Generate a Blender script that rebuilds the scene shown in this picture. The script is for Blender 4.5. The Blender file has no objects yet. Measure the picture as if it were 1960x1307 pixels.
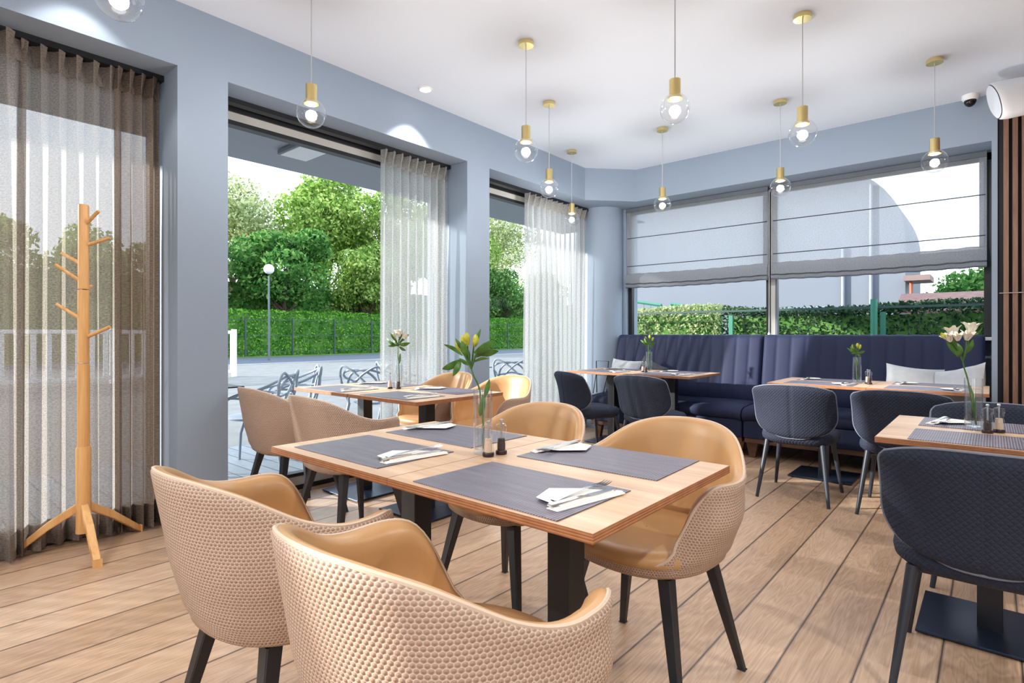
import bpy, math, random
import numpy as np
from mathutils import Vector, Matrix
S = bpy.context.scene
COL = S.collection
R = math.radians
PI = math.pi

# ------------------------------------------------------------------ camera, world, sun, exposure
cam_data = bpy.data.cameras.new('camera')
cam = bpy.data.objects.new('camera', cam_data)
COL.objects.link(cam)
cam.location = (0, 0, 1.15)
cam.rotation_euler = (R(90), 0, math.atan2(.6508, .7593))
cam_data.sensor_width = 36
cam_data.lens = 36 * 1071 / 1960
cam_data.shift_y = -13.5 / 1960
cam_data.clip_start = .05
cam_data.clip_end = 400
S.camera = cam

S.view_settings.view_transform = 'Standard'
S.view_settings.look = 'None'
S.view_settings.gamma = 1
S.view_settings.exposure = EXPO = 0.18
S.view_settings.use_curve_mapping = False

W = bpy.data.worlds.new('sky')
S.world = W
W.use_nodes = True
wn = W.node_tree
bg = wn.nodes['Background']
tc = wn.nodes.new('ShaderNodeTexCoord')
sp = wn.nodes.new('ShaderNodeSeparateXYZ')
rp = wn.nodes.new('ShaderNodeValToRGB')
wn.links.new(tc.outputs['Generated'], sp.inputs[0])
wn.links.new(sp.outputs['Z'], rp.inputs[0])
wn.links.new(rp.outputs[0], bg.inputs[0])
rp.color_ramp.elements[0].position = 0.0
rp.color_ramp.elements[0].color = (.86, .90, .95, 1)
rp.color_ramp.elements[1].position = .8
rp.color_ramp.elements[1].color = (.62, .76, .98, 1)
bg.inputs[1].default_value = 3.0

sun_data = bpy.data.lights.new('sun', 'SUN')
sun_data.energy = 9.0
sun_data.angle = R(1.2)
sun_data.color = (1, .95, .87)
sun = bpy.data.objects.new('sun', sun_data)
COL.objects.link(sun)
sun.rotation_euler = Vector((1, .78, -.40)).to_track_quat('-Z', 'Y').to_euler()

S.cycles.max_bounces = 10
S.cycles.diffuse_bounces = 5
S.cycles.transparent_max_bounces = 24
S.cycles.use_denoising = True
S.cycles.caustics_reflective = False
S.cycles.caustics_refractive = False
S.cycles.sample_clamp_indirect = 8

# ------------------------------------------------------------------ helpers
def srgb(r, g, b):
    f = lambda c: (c / 255 / 12.92) if c / 255 <= .04045 else ((c / 255 + .055) / 1.055) ** 2.4
    return (f(r), f(g), f(b), 1)

def nm(name):
    m = bpy.data.materials.new(name)
    m.use_nodes = True
    return m, m.node_tree, m.node_tree.nodes['Principled BSDF']

def N(nt, t, **kw):
    n = nt.nodes.new(t)
    for k, v in kw.items():
        if k.startswith('i_'):
            key = k[2:]
            key = int(key) if key.isdigit() else key
            n.inputs[key].default_value = v
        else:
            setattr(n, k, v)
    return n

def math_(nt, op, a, b=None, c=None):
    n = nt.nodes.new('ShaderNodeMath')
    n.operation = op
    for i, x in enumerate((a, b, c)):
        if x is None:
            continue
        if isinstance(x, (int, float)):
            n.inputs[i].default_value = x
        else:
            nt.links.new(x, n.inputs[i])
    return n.outputs[0]

def ramp(nt, fac, stops):
    n = nt.nodes.new('ShaderNodeValToRGB')
    cr = n.color_ramp
    while len(cr.elements) < len(stops):
        cr.elements.new(.5)
    for e, (p, c) in zip(cr.elements, stops):
        e.position = p
        e.color = c
    nt.links.new(fac, n.inputs[0])
    return n.outputs[0]

def mixc(nt, fac, a, b, mode='MIX'):
    n = nt.nodes.new('ShaderNodeMix')
    n.data_type = 'RGBA'
    n.blend_type = mode
    for sock, x in ((n.inputs[0], fac), (n.inputs[6], a), (n.inputs[7], b)):
        if isinstance(x, (int, float)):
            sock.default_value = x
        elif isinstance(x, tuple):
            sock.default_value = x
        else:
            nt.links.new(x, sock)
    return n.outputs[2]

def coords(nt, kind='Object', scale=(1, 1, 1), loc=(0, 0, 0)):
    t = nt.nodes.new('ShaderNodeTexCoord')
    mp = nt.nodes.new('ShaderNodeMapping')
    mp.inputs['Scale'].default_value = scale
    mp.inputs['Location'].default_value = loc
    nt.links.new(t.outputs[kind], mp.inputs[0])
    return mp.outputs[0]

def bump(nt, bs, h, dist=.002, strength=.5):
    b = nt.nodes.new('ShaderNodeBump')
    b.inputs['Strength'].default_value = strength
    b.inputs['Distance'].default_value = dist
    nt.links.new(h, b.inputs['Height'])
    nt.links.new(b.outputs[0], bs.inputs['Normal'])

def plain(name, col, rough=.5, metal=0, var=.06, scale=6, bmp=0, bscale=200, **kw):
    m, nt, bs = nm(name)
    v = coords(nt)
    no = N(nt, 'ShaderNodeTexNoise')
    no.inputs['Scale'].default_value = scale
    nt.links.new(v, no.inputs['Vector'])
    lo = tuple(c * (1 - var) for c in col[:3]) + (1,)
    hi = tuple(min(1, c * (1 + var)) for c in col[:3]) + (1,)
    c = ramp(nt, no.outputs[0], [(.3, lo), (.7, hi)])
    nt.links.new(c, bs.inputs['Base Color'])
    bs.inputs['Roughness'].default_value = rough
    bs.inputs['Metallic'].default_value = metal
    for k, x in kw.items():
        bs.inputs[k.replace('_', ' ')].default_value = x
    if bmp:
        n2 = N(nt, 'ShaderNodeTexNoise')
        n2.inputs['Scale'].default_value = bscale
        nt.links.new(v, n2.inputs['Vector'])
        bump(nt, bs, n2.outputs[0], bmp)
    return m

def wood(name, c1, c2, c3, axis='Y', scale=1.0, rough=.45, kind='Object'):
    m, nt, bs = nm(name)
    sc = {'X': (1.2, 14, 14), 'Y': (14, 1.2, 14), 'Z': (14, 14, 1.2)}[axis]
    v = coords(nt, kind, tuple(s * scale for s in sc))
    n1 = N(nt, 'ShaderNodeTexNoise', i_Scale=1.3, i_Detail=6.0, i_Distortion=.8)
    nt.links.new(v, n1.inputs['Vector'])
    n2 = N(nt, 'ShaderNodeTexNoise', i_Scale=9.0, i_Detail=4.0)
    nt.links.new(v, n2.inputs['Vector'])
    f = math_(nt, 'ADD', math_(nt, 'MULTIPLY', n1.outputs[0], .7), math_(nt, 'MULTIPLY', n2.outputs[0], .3))
    c = ramp(nt, f, [(.32, c1), (.5, c2), (.68, c3)])
    nt.links.new(c, bs.inputs['Base Color'])
    bs.inputs['Roughness'].default_value = rough
    bump(nt, bs, n2.outputs[0], .0006, .4)
    return m

def thin_glass(name, tint=(1, 1, 1, 1), refl=1.0, ior=1.45, base=0.0):
    m = bpy.data.materials.new(name)
    m.use_nodes = True
    nt = m.node_tree
    nt.nodes.clear()
    o = nt.nodes.new('ShaderNodeOutputMaterial')
    tr = nt.nodes.new('ShaderNodeBsdfTransparent')
    tr.inputs[0].default_value = tint
    gl = nt.nodes.new('ShaderNodeBsdfGlossy')
    gl.inputs['Roughness'].default_value = .02
    gl.inputs[0].default_value = (.95, .97, 1, 1)
    fr = nt.nodes.new('ShaderNodeLayerWeight')
    fr.inputs[0].default_value = .5
    f = math_(nt, 'ADD', math_(nt, 'MULTIPLY', math_(nt, 'POWER', fr.outputs['Facing'], 3.0), refl), base)
    mx = nt.nodes.new('ShaderNodeMixShader')
    nt.links.new(f, mx.inputs[0])
    nt.links.new(tr.outputs[0], mx.inputs[1])
    nt.links.new(gl.outputs[0], mx.inputs[2])
    nt.links.new(mx.outputs[0], o.inputs[0])
    return m

def emit(name, col, s):
    m = bpy.data.materials.new(name)
    m.use_nodes = True
    nt = m.node_tree
    nt.nodes.clear()
    o = nt.nodes.new('ShaderNodeOutputMaterial')
    e = nt.nodes.new('ShaderNodeEmission')
    e.inputs[0].default_value = col
    e.inputs[1].default_value = s
    nt.links.new(e.outputs[0], o.inputs[0])
    return m

def sheer(name, c_lo, c_hi, open_=.35, wscale=260, trans=.5, hscale=420):
    """woven see-through cloth: warp and weft threads with small gaps"""
    m = bpy.data.materials.new(name)
    m.use_nodes = True
    nt = m.node_tree
    nt.nodes.clear()
    o = nt.nodes.new('ShaderNodeOutputMaterial')
    df = nt.nodes.new('ShaderNodeBsdfDiffuse')
    tl = nt.nodes.new('ShaderNodeBsdfTranslucent')
    tp = nt.nodes.new('ShaderNodeBsdfTransparent')
    v = coords(nt, 'UV', (wscale, hscale, 1))
    no = N(nt, 'ShaderNodeTexNoise', i_Scale=.35, i_Detail=3.0)
    nt.links.new(v, no.inputs['Vector'])
    c = ramp(nt, no.outputs[0], [(.35, c_lo), (.65, c_hi)])
    nt.links.new(c, df.inputs[0])
    nt.links.new(c, tl.inputs[0])
    a = nt.nodes.new('ShaderNodeMixShader')
    a.inputs[0].default_value = trans
    nt.links.new(df.outputs[0], a.inputs[1])
    nt.links.new(tl.outputs[0], a.inputs[2])
    b = nt.nodes.new('ShaderNodeMixShader')
    n2 = N(nt, 'ShaderNodeTexNoise', i_Scale=1.2, i_Detail=1.0)
    nt.links.new(v, n2.inputs['Vector'])
    g = ramp(nt, n2.outputs[0], [(.4, (open_ * .55,) * 3 + (1,)), (.6, (min(1, open_ * 1.45),) * 3 + (1,))])
    nt.links.new(g, b.inputs[0])
    nt.links.new(a.outputs[0], b.inputs[1])
    nt.links.new(tp.outputs[0], b.inputs[2])
    nt.links.new(b.outputs[0], o.inputs[0])
    return m

def hexdots(name, c_edge, c_dot, pitch=.012, rough=.7, height=.0022):
    """fabric of raised round dots laid in a honeycomb, on UV in metres"""
    m, nt, bs = nm(name)
    t = nt.nodes.new('ShaderNodeTexCoord')
    s = nt.nodes.new('ShaderNodeSeparateXYZ')
    nt.links.new(t.outputs['UV'], s.inputs[0])
    x = math_(nt, 'DIVIDE', s.outputs[0], pitch)
    y = math_(nt, 'DIVIDE', s.outputs[1], pitch * 1.732)
    ds = []
    for o in (0.0, .5):
        fx = math_(nt, 'SUBTRACT', math_(nt, 'FRACT', math_(nt, 'ADD', x, o)), .5)
        fy = math_(nt, 'MULTIPLY', math_(nt, 'SUBTRACT', math_(nt, 'FRACT', math_(nt, 'ADD', y, o)), .5), 1.732)
        ds.append(math_(nt, 'SQRT', math_(nt, 'ADD', math_(nt, 'MULTIPLY', fx, fx), math_(nt, 'MULTIPLY', fy, fy))))
    d = math_(nt, 'MINIMUM', ds[0], ds[1])
    c = ramp(nt, d, [(.36, c_dot), (.5, c_edge)])
    nt.links.new(c, bs.inputs['Base Color'])
    h = ramp(nt, d, [(.1, (1, 1, 1, 1)), (.55, (0, 0, 0, 1))])
    bs.inputs['Roughness'].default_value = rough
    bump(nt, bs, h, height, .9)
    return m

def quilt(name, c1, pitch=.02, rough=.8):
    m, nt, bs = nm(name)
    t = nt.nodes.new('ShaderNodeTexCoord')
    s = nt.nodes.new('ShaderNodeSeparateXYZ')
    nt.links.new(t.outputs['UV'], s.inputs[0])
    a = math_(nt, 'DIVIDE', math_(nt, 'ADD', s.outputs[0], s.outputs[1]), pitch)
    b = math_(nt, 'DIVIDE', math_(nt, 'SUBTRACT', s.outputs[0], s.outputs[1]), pitch)
    da = math_(nt, 'ABSOLUTE', math_(nt, 'SUBTRACT', math_(nt, 'FRACT', a), .5))
    db = math_(nt, 'ABSOLUTE', math_(nt, 'SUBTRACT', math_(nt, 'FRACT', b), .5))
    d = math_(nt, 'MAXIMUM', da, db)
    h = ramp(nt, d, [(.2, (1, 1, 1, 1)), (.5, (0, 0, 0, 1))])
    c = ramp(nt, d, [(.40, c1), (.5, tuple(x * .75 for x in c1[:3]) + (1,))])
    nt.links.new(c, bs.inputs['Base Color'])
    bs.inputs['Roughness'].default_value = rough
    bump(nt, bs, h, .002, .8)
    return m

def sm(path, k=5):
    P = [Vector(p) for p in path]
    out = []
    for i in range(len(P) - 1):
        p0 = P[max(i - 1, 0)]; p1 = P[i]; p2 = P[i + 1]; p3 = P[min(i + 2, len(P) - 1)]
        for j in range(k):
            t = j / k
            out.append(.5 * ((2 * p1) + (p2 - p0) * t + (2 * p0 - 5 * p1 + 4 * p2 - p3) * t * t + (3 * p1 - p0 - 3 * p2 + p3) * t ** 3))
    out.append(P[-1])
    return out

class MB:
    def __init__(s):
        s.v = []; s.f = []; s.mi = []; s.uv = {}
    def add(s, vs, fs, mi=0, uvs=None):
        o = len(s.v)
        s.v += [tuple(x) for x in vs]
        for i, f in enumerate(fs):
            if uvs is not None:
                s.uv[len(s.f)] = [uvs[k] for k in f]
            s.f.append(tuple(k + o for k in f))
            s.mi.append(mi)
        return s
    def box(s, x0, y0, z0, x1, y1, z1, mi=0):
        return s.add([(x0, y0, z0), (x1, y0, z0), (x1, y1, z0), (x0, y1, z0), (x0, y0, z1), (x1, y0, z1), (x1, y1, z1), (x0, y1, z1)],
                     [(0, 3, 2, 1), (4, 5, 6, 7), (0, 1, 5, 4), (1, 2, 6, 5), (2, 3, 7, 6), (3, 0, 4, 7)], mi)
    def obox(s, c, size, rot=(0, 0, 0), mi=0):
        from mathutils import Euler
        M = Euler(rot).to_matrix()
        c = Vector(c); h = [x / 2 for x in size]
        vs = [c + M @ Vector((sx * h[0], sy * h[1], sz * h[2])) for sz in (-1, 1) for sx, sy in ((-1, -1), (1, -1), (1, 1), (-1, 1))]
        return s.add(vs, [(0, 3, 2, 1), (4, 5, 6, 7), (0, 1, 5, 4), (1, 2, 6, 5), (2, 3, 7, 6), (3, 0, 4, 7)], mi)
    def prism(s, pts, z0, z1, mi=0):
        n = len(pts)
        vs = [(x, y, z0) for x, y in pts] + [(x, y, z1) for x, y in pts]
        fs = [tuple(range(n - 1, -1, -1)), tuple(range(n, 2 * n))] + [(i, (i + 1) % n, n + (i + 1) % n, n + i) for i in range(n)]
        return s.add(vs, fs, mi)
    def grid(s, P, mi=0, UV=None, closeu=False, closev=False):
        nu = len(P); nv = len(P[0])
        vs = [p for row in P for p in row]
        uv = [q for row in UV for q in row] if UV else None
        fs = []
        for i in range(nu - (0 if closeu else 1)):
            for j in range(nv - (0 if closev else 1)):
                a = i * nv + j; b = ((i + 1) % nu) * nv + j
                c = ((i + 1) % nu) * nv + (j + 1) % nv; d = i * nv + (j + 1) % nv
                fs.append((a, b, c, d))
        return s.add(vs, fs, mi, uv)
    def tube(s, path, r, n=8, mi=0, cap=True, closed=False):
        path = [Vector(p) for p in path]
        m = len(path)
        rr = r if isinstance(r, (list, tuple)) else [r] * m
        vs = []
        prev = None
        for i, p in enumerate(path):
            if closed:
                t = path[(i + 1) % m] - path[i - 1]
            else:
                t = path[min(i + 1, m - 1)] - path[max(i - 1, 0)]
            t.normalize()
            if prev is None:
                a = Vector((0, 0, 1)) if abs(t.z) < .9 else Vector((1, 0, 0))
                x = t.cross(a).normalized()
            else:
                x = (prev - t * prev.dot(t))
                x = x.normalized() if x.length > 1e-6 else t.orthogonal().normalized()
            prev = x
            y = t.cross(x)
            for k in range(n):
                q = 2 * PI * k / n
                vs.append(p + (x * math.cos(q) + y * math.sin(q)) * rr[i])
        fs = []
        for i in range(m - (0 if closed else 1)):
            for k in range(n):
                a = i * n + k; b = i * n + (k + 1) % n
                j = (i + 1) % m
                fs.append((a, b, j * n + (k + 1) % n, j * n + k))
        if cap and not closed:
            fs.append(tuple(range(n - 1, -1, -1)))
            fs.append(tuple(range((m - 1) * n, m * n)))
        return s.add(vs, fs, mi)
    def lathe(s, prof, n=24, c=(0, 0, 0), mi=0, capb=True, capt=True):
        vs = []
        for r_, z in prof:
            for k in range(n):
                q = 2 * PI * k / n
                vs.append((c[0] + r_ * math.cos(q), c[1] + r_ * math.sin(q), c[2] + z))
        m = len(prof)
        fs = [(i * n + k, i * n + (k + 1) % n, (i + 1) * n + (k + 1) % n, (i + 1) * n + k) for i in range(m - 1) for k in range(n)]
        if capb: fs.append(tuple(range(n - 1, -1, -1)))
        if capt: fs.append(tuple(range((m - 1) * n, m * n)))
        return s.add(vs, fs, mi)
    def leaf(s, p0, p1, w, up=(0, 0, 1), bend=.1, n=6, mi=0):
        p0 = Vector(p0); p1 = Vector(p1)
        t = p1 - p0
        side = t.cross(Vector(up))
        side = side.normalized() if side.length > 1e-6 else Vector((1, 0, 0))
        nrm = side.cross(t).normalized()
        P = []
        for i in range(n + 1):
            q = i / n
            c = p0 + t * q + nrm * (bend * t.length * math.sin(PI * q))
            ww = w * max(.02, math.sin(PI * min(1, q * .93 + .04)) ** .8)
            P.append([c - side * ww, c - nrm * ww * .25, c + side * ww])
        return s.grid(P, mi)
    def build(s, name, mats, parent=None, smooth=False, bevel=0, loc=None, angle=40, seg=2):
        me = bpy.data.meshes.new(name)
        me.from_pydata(s.v, [], s.f)
        if not isinstance(mats, (list, tuple)):
            mats = [mats]
        for m in mats:
            me.materials.append(m)
        if len(mats) > 1:
            me.polygons.foreach_set('material_index', s.mi)
        if s.uv:
            L = me.uv_layers.new(name='UVMap')
            for pi, us in s.uv.items():
                ls = me.polygons[pi].loop_start
                for k, u in enumerate(us):
                    L.data[ls + k].uv = u
        me.update()
        if smooth:
            me.shade_smooth()
            me.set_sharp_from_angle(angle=R(angle))
        o = bpy.data.objects.new(name, me)
        COL.objects.link(o)
        if parent:
            o.parent = parent
        if loc:
            o.location = loc
        if bevel:
            b = o.modifiers.new('bevel', 'BEVEL')
            b.width = bevel
            b.segments = seg
            b.limit_method = 'ANGLE'
            b.angle_limit = R(35)
        return o

def tag(o, label=None, cat=None, group=None, kind=None):
    if label: o['label'] = label
    if cat: o['category'] = cat
    if group: o['group'] = group
    if kind: o['kind'] = kind
    return o

def empty(name, loc, rz=0, label=None, cat=None, group=None):
    o = bpy.data.objects.new(name, None)
    COL.objects.link(o)
    o.location = loc
    o.rotation_euler = (0, 0, rz)
    o.empty_display_size = .1
    tag(o, label, cat, group)
    return o

def copy_tree(o, loc, rz, label, group=None, parent=None):
    c = o.copy()
    COL.objects.link(c)
    if parent is None:
        c.location = loc
        c.rotation_euler = (0, 0, rz)
        c['label'] = label
        if group: c['group'] = group
    else:
        c.parent = parent
    for ch in list(o.children):
        copy_tree(ch, None, None, None, None, c)
    return c

def struct(o):
    o['kind'] = 'structure'
    return o

def smoothstep(a, b, x):
    t = max(0, min(1, (x - a) / (b - a)))
    return t * t * (3 - 2 * t)

def interp(x, pts):
    if x <= pts[0][0]: return pts[0][1]
    for (a, b), (c, d) in zip(pts, pts[1:]):
        if x <= c:
            t = (x - a) / (c - a)
            t = t * t * (3 - 2 * t)
            return b + (d - b) * t
    return pts[-1][1]

# ------------------------------------------------------------------ materials
M = {}
M['wall'] = plain('blue_grey_wall_paint', srgb(146, 161, 178), .75, var=.02, scale=1.5, bmp=.0006, bscale=120)
M['ceiling'] = plain('white_ceiling_paint', srgb(228, 237, 248), .85, var=.01, scale=1)
M['white'] = plain('white_plastic', srgb(235, 236, 238), .4, var=.02)
M['black'] = plain('black_frame_metal', srgb(22, 24, 28), .4, var=.1)
M['pale_panel'] = plain('pale_frame_panel', srgb(190, 190, 186), .5, var=.03)
M['grey_frame'] = plain('grey_window_profile', srgb(96, 102, 112), .45, var=.05)
M['window_glass'] = thin_glass('window_glass', (.98, .99, .985, 1), .12)
M['glass'] = thin_glass('clear_glass', (.985, .99, .99, 1), .75, 1.35, .05)
M['globe_glass'] = thin_glass('lamp_globe_glass', (.985, .985, .985, 1), .8, 1.35, .05)
M['water'] = thin_glass('water', (.93, .95, .96, 1), .3, 1.3, .04)
M['brass'] = plain('brushed_brass', srgb(238, 216, 152), .25, 1.0, .04)
M['cord'] = plain('grey_lamp_cord', srgb(190, 192, 198), .6)
M['lamp_emit'] = emit('lamp_light', (1, .95, .88, 1), 7)
M['down_emit'] = emit('downlight_light', (1, .96, .9, 1), 12)
M['leather'] = plain('tan_leather', srgb(186, 144, 98), .38, var=.05, scale=4, bmp=.0005, bscale=350)
M['hexfab'] = hexdots('beige_dotted_fabric', srgb(206, 186, 168), srgb(166, 138, 120), pitch=.0098)
M['piping'] = plain('beige_piping', srgb(205, 185, 165), .6)
M['leg_black'] = plain('black_stained_leg', srgb(38, 38, 42), .45, var=.12, scale=12)
M['navyleg'] = plain('navy_painted_leg', srgb(40, 46, 58), .4, var=.06)
M['quilt'] = quilt('navy_quilted_fabric', srgb(25, 34, 56))
M['navyfab'] = plain('navy_smooth_fabric', srgb(27, 36, 58), .75, var=.06, scale=14, bmp=.0004, bscale=500)
M['navypipe'] = plain('slate_piping', srgb(110, 118, 134), .6)
M['bench'] = plain('navy_bench_upholstery', srgb(12, 26, 62), .75, var=.08, scale=5, bmp=.0004, bscale=400)
M['bench_wood'] = wood('dark_walnut', srgb(70, 44, 34), srgb(92, 60, 44), srgb(112, 74, 54), 'X')
M['steel'] = plain('polished_steel', srgb(215, 216, 220), .18, 1.0, .02)
M['napkin'] = plain('white_paper_napkin', srgb(240, 238, 234), .85, var=.02)
M['basemetal'] = plain('black_table_metal', srgb(26, 28, 34), .38, var=.1, bmp=.0003, bscale=600)
M['plate'] = plain('blue_black_steel_plate', srgb(44, 56, 78), .28, .6, var=.05)
M['salt'] = plain('salt', srgb(214, 190, 170), .8, var=.1, scale=300)
M['pepper'] = plain('peppercorns', srgb(52, 34, 30), .7, var=.6, scale=400)
M['millbase'] = plain('dark_mill_base', srgb(46, 26, 34), .3)
M['leaf_plant'] = plain('glossy_green_leaf', srgb(74, 118, 40), .4, var=.35, scale=40)
M['stem'] = plain('green_stem', srgb(70, 108, 44), .45, var=.2, scale=30)
M['bud'] = plain('yellow_green_bud', srgb(188, 186, 60), .5, var=.3, scale=60)
M['petal'] = plain('cream_petal', srgb(250, 246, 234), .5, var=.06, scale=50)
M['rack_wood'] = wood('honey_beech', srgb(206, 150, 90), srgb(222, 170, 108), srgb(232, 186, 128), 'Z', 1.0, .4)
M['rod'] = plain('dark_blind_rod', srgb(48, 52, 60), .6)
M['cushion'] = plain('grey_cushion_fabric', srgb(176, 180, 186), .85, var=.08, scale=10, bmp=.0008, bscale=200)
M['dark_cushion'] = plain('dark_cushion_fabric', srgb(70, 72, 80), .85, var=.2, scale=20)
M['tabletop'] = wood('light_oak_laminate', srgb(186, 152, 122), srgb(206, 172, 140), srgb(220, 190, 160), 'X', .8, .38)

# plywood edge
m, nt, bs = nm('layered_plywood_edge')
v = coords(nt, 'Object', (1, 1, 1))
s_ = N(nt, 'ShaderNodeSeparateXYZ'); nt.links.new(v, s_.inputs[0])
w_ = math_(nt, 'FRACT', math_(nt, 'MULTIPLY', s_.outputs[2], 160))
n_ = N(nt, 'ShaderNodeTexNoise', i_Scale=30.0); nt.links.new(v, n_.inputs['Vector'])
c_ = ramp(nt, math_(nt, 'ADD', math_(nt, 'MULTIPLY', w_, .6), math_(nt, 'MULTIPLY', n_.outputs[0], .4)),
          [(.25, srgb(128, 80, 50)), (.55, srgb(168, 112, 74)), (.8, srgb(190, 138, 98))])
nt.links.new(c_, bs.inputs['Base Color']); bs.inputs['Roughness'].default_value = .5
M['plyedge'] = m

# placemat
m, nt, bs = nm('ribbed_grey_vinyl_mat')
v = coords(nt, 'Object')
s_ = N(nt, 'ShaderNodeSeparateXYZ'); nt.links.new(v, s_.inputs[0])
fx = math_(nt, 'ABSOLUTE', math_(nt, 'SUBTRACT', math_(nt, 'FRACT', math_(nt, 'MULTIPLY', s_.outputs[0], 130)), .5))
fy = math_(nt, 'ABSOLUTE', math_(nt, 'SUBTRACT', math_(nt, 'FRACT', math_(nt, 'MULTIPLY', s_.outputs[1], 420)), .5))
h_ = math_(nt, 'ADD', fx, math_(nt, 'MULTIPLY', fy, .4))
n_ = N(nt, 'ShaderNodeTexNoise', i_Scale=5.0); nt.links.new(coords(nt, 'Object', (1, 8, 1)), n_.inputs['Vector'])
c_ = ramp(nt, math_(nt, 'ADD', math_(nt, 'MULTIPLY', h_, .8), math_(nt, 'MULTIPLY', n_.outputs[0], .3)),
          [(.2, srgb(58, 54, 68)), (.5, srgb(112, 108, 124)), (.8, srgb(160, 158, 172))])
nt.links.new(c_, bs.inputs['Base Color']); bs.inputs['Roughness'].default_value = .38
bump(nt, bs, h_, .0012, .7)
M['mat'] = m

# floor planks along Y
def plank_mat(name, pitch, off, axis, cols, rough, seam_col, seam_w=.004, bmp=.0015):
    m, nt, bs = nm(name)
    t = N(nt, 'ShaderNodeTexCoord')
    s = N(nt, 'ShaderNodeSeparateXYZ'); nt.links.new(t.outputs['Object'], s.inputs[0])
    ax, ay = (s.outputs[0], s.outputs[1]) if axis == 'Y' else (s.outputs[1], s.outputs[0])
    p = math_(nt, 'DIVIDE', math_(nt, 'SUBTRACT', ax, off), pitch)
    idx = math_(nt, 'FLOOR', p)
    fr = math_(nt, 'FRACT', p)
    edge = math_(nt, 'MULTIPLY', math_(nt, 'MINIMUM', fr, math_(nt, 'SUBTRACT', 1.0, fr)), pitch)
    # per-plank shift so that grain breaks at the seams
    cv = N(nt, 'ShaderNodeCombineXYZ')
    nt.links.new(math_(nt, 'MULTIPLY', ax, 9.0), cv.inputs[0])
    nt.links.new(math_(nt, 'ADD', math_(nt, 'MULTIPLY', ay, 1.1), math_(nt, 'MULTIPLY', idx, 7.31)), cv.inputs[1])
    nt.links.new(idx, cv.inputs[2])
    n1 = N(nt, 'ShaderNodeTexNoise', i_Scale=1.0, i_Detail=3.0, i_Distortion=.4)
    nt.links.new(cv.outputs[0], n1.inputs['Vector'])
    rings = math_(nt, 'ABSOLUTE', math_(nt, 'SUBTRACT', math_(nt, 'FRACT', math_(nt, 'MULTIPLY', n1.outputs[0], 16)), .5))
    cv2 = N(nt, 'ShaderNodeCombineXYZ')
    nt.links.new(math_(nt, 'MULTIPLY', ax, 160.0), cv2.inputs[0])
    nt.links.new(math_(nt, 'MULTIPLY', ay, 6.0), cv2.inputs[1])
    nt.links.new(idx, cv2.inputs[2])
    n2 = N(nt, 'ShaderNodeTexNoise', i_Scale=1.0, i_Detail=2.0)
    nt.links.new(cv2.outputs[0], n2.inputs['Vector'])
    wn_ = N(nt, 'ShaderNodeTexWhiteNoise', noise_dimensions='1D')
    nt.links.new(idx, wn_.inputs['W'])
    f = math_(nt, 'ADD', math_(nt, 'ADD', math_(nt, 'MULTIPLY', rings, .36), math_(nt, 'MULTIPLY', n2.outputs[0], .45)),
              math_(nt, 'MULTIPLY', wn_.outputs['Value'], .22))
    c = ramp(nt, f, [(.2, cols[0]), (.45, cols[1]), (.7, cols[2])])
    k = ramp(nt, edge, [(seam_w * .5, (1, 1, 1, 1)), (seam_w * .75, (0, 0, 0, 1))])
    c = mixc(nt, k, c, seam_col)
    nt.links.new(c, bs.inputs['Base Color'])
    bs.inputs['Roughness'].default_value = rough
    hh = math_(nt, 'SUBTRACT', math_(nt, 'MULTIPLY', n2.outputs[0], .15), k)
    bump(nt, bs, hh, bmp, .6)
    return m
M['floor'] = plank_mat('oak_plank_floor', .2165, -3.60, 'Y', (srgb(166, 134, 106), srgb(192, 160, 132), srgb(212, 184, 158)), .34, srgb(40, 28, 24), .006)
M['deck'] = plank_mat('grey_terrace_deck', .145, 0, 'X', (srgb(108, 118, 128), srgb(122, 132, 142), srgb(138, 148, 158)), .5, srgb(60, 64, 72), .009)
M['slat'] = wood('brown_slat_wood', srgb(112, 82, 66), srgb(136, 102, 84), srgb(152, 118, 98), 'Z', 1, .5)
M['slatback'] = plain('dark_slat_backing', srgb(24, 26, 36), .7)
M['curtain_tan'] = sheer('taupe_sheer_weave', srgb(150, 140, 132), srgb(190, 182, 174), .18, trans=.5)
M['curtain_brown'] = sheer('brown_sheer_weave', srgb(140, 124, 112), srgb(172, 156, 142), .10, trans=.35)
M['curtain_grey'] = sheer('silver_sheer_weave', srgb(190, 194, 196), srgb(226, 229, 230), .28, trans=.55)
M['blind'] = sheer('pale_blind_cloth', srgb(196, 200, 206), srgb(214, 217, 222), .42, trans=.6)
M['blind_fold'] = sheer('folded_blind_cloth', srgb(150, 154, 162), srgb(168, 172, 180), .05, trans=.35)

# ------------------------------------------------------------------ structure
XW, ZC, ZS = -3.56, 3.07, 2.70
b = MB().box(-4.0, -3.6, -.12, 3.7, 6.5, 0)
struct(b.build('floor', M['floor']))
b = MB().box(-4.1, -3.7, ZC, 3.7, 6.6, ZC + .15)
struct(b.build('ceiling', M['ceiling']))
b = MB().box(-4.1, -3.7, ZS, XW, 5.448, ZC)
for y0, y1 in ((-3.7, -3.45), (-1.15, -.87), (1.193, 1.474), (3.539, 3.83)):
    b.box(-4.1, y0, 0, XW, y1, ZS)
struct(b.build('wall_left', M['wall']))
b = MB().prism([(-4.1, 5.448), (XW, 5.448), (-3.148, 5.897), (0, 5.897), (0, 6.5), (-4.1, 6.5)], ZS, ZC)
b.box(-4.1, 6.25, 0, .0, 6.5, 1.12)
b.box(-4.1, 6.2, 1.12, -3.45, 6.5, ZS)
b.box(0, 5.88, 0, .036, 6.5, ZC)
struct(b.build('wall_back', M['wall']))
b = MB().lathe([(.235, 0), (.235, ZS)], 48, (-3.70, 6.07, 0))
struct(b.build('trim_1', M['wall'], smooth=True))
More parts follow.
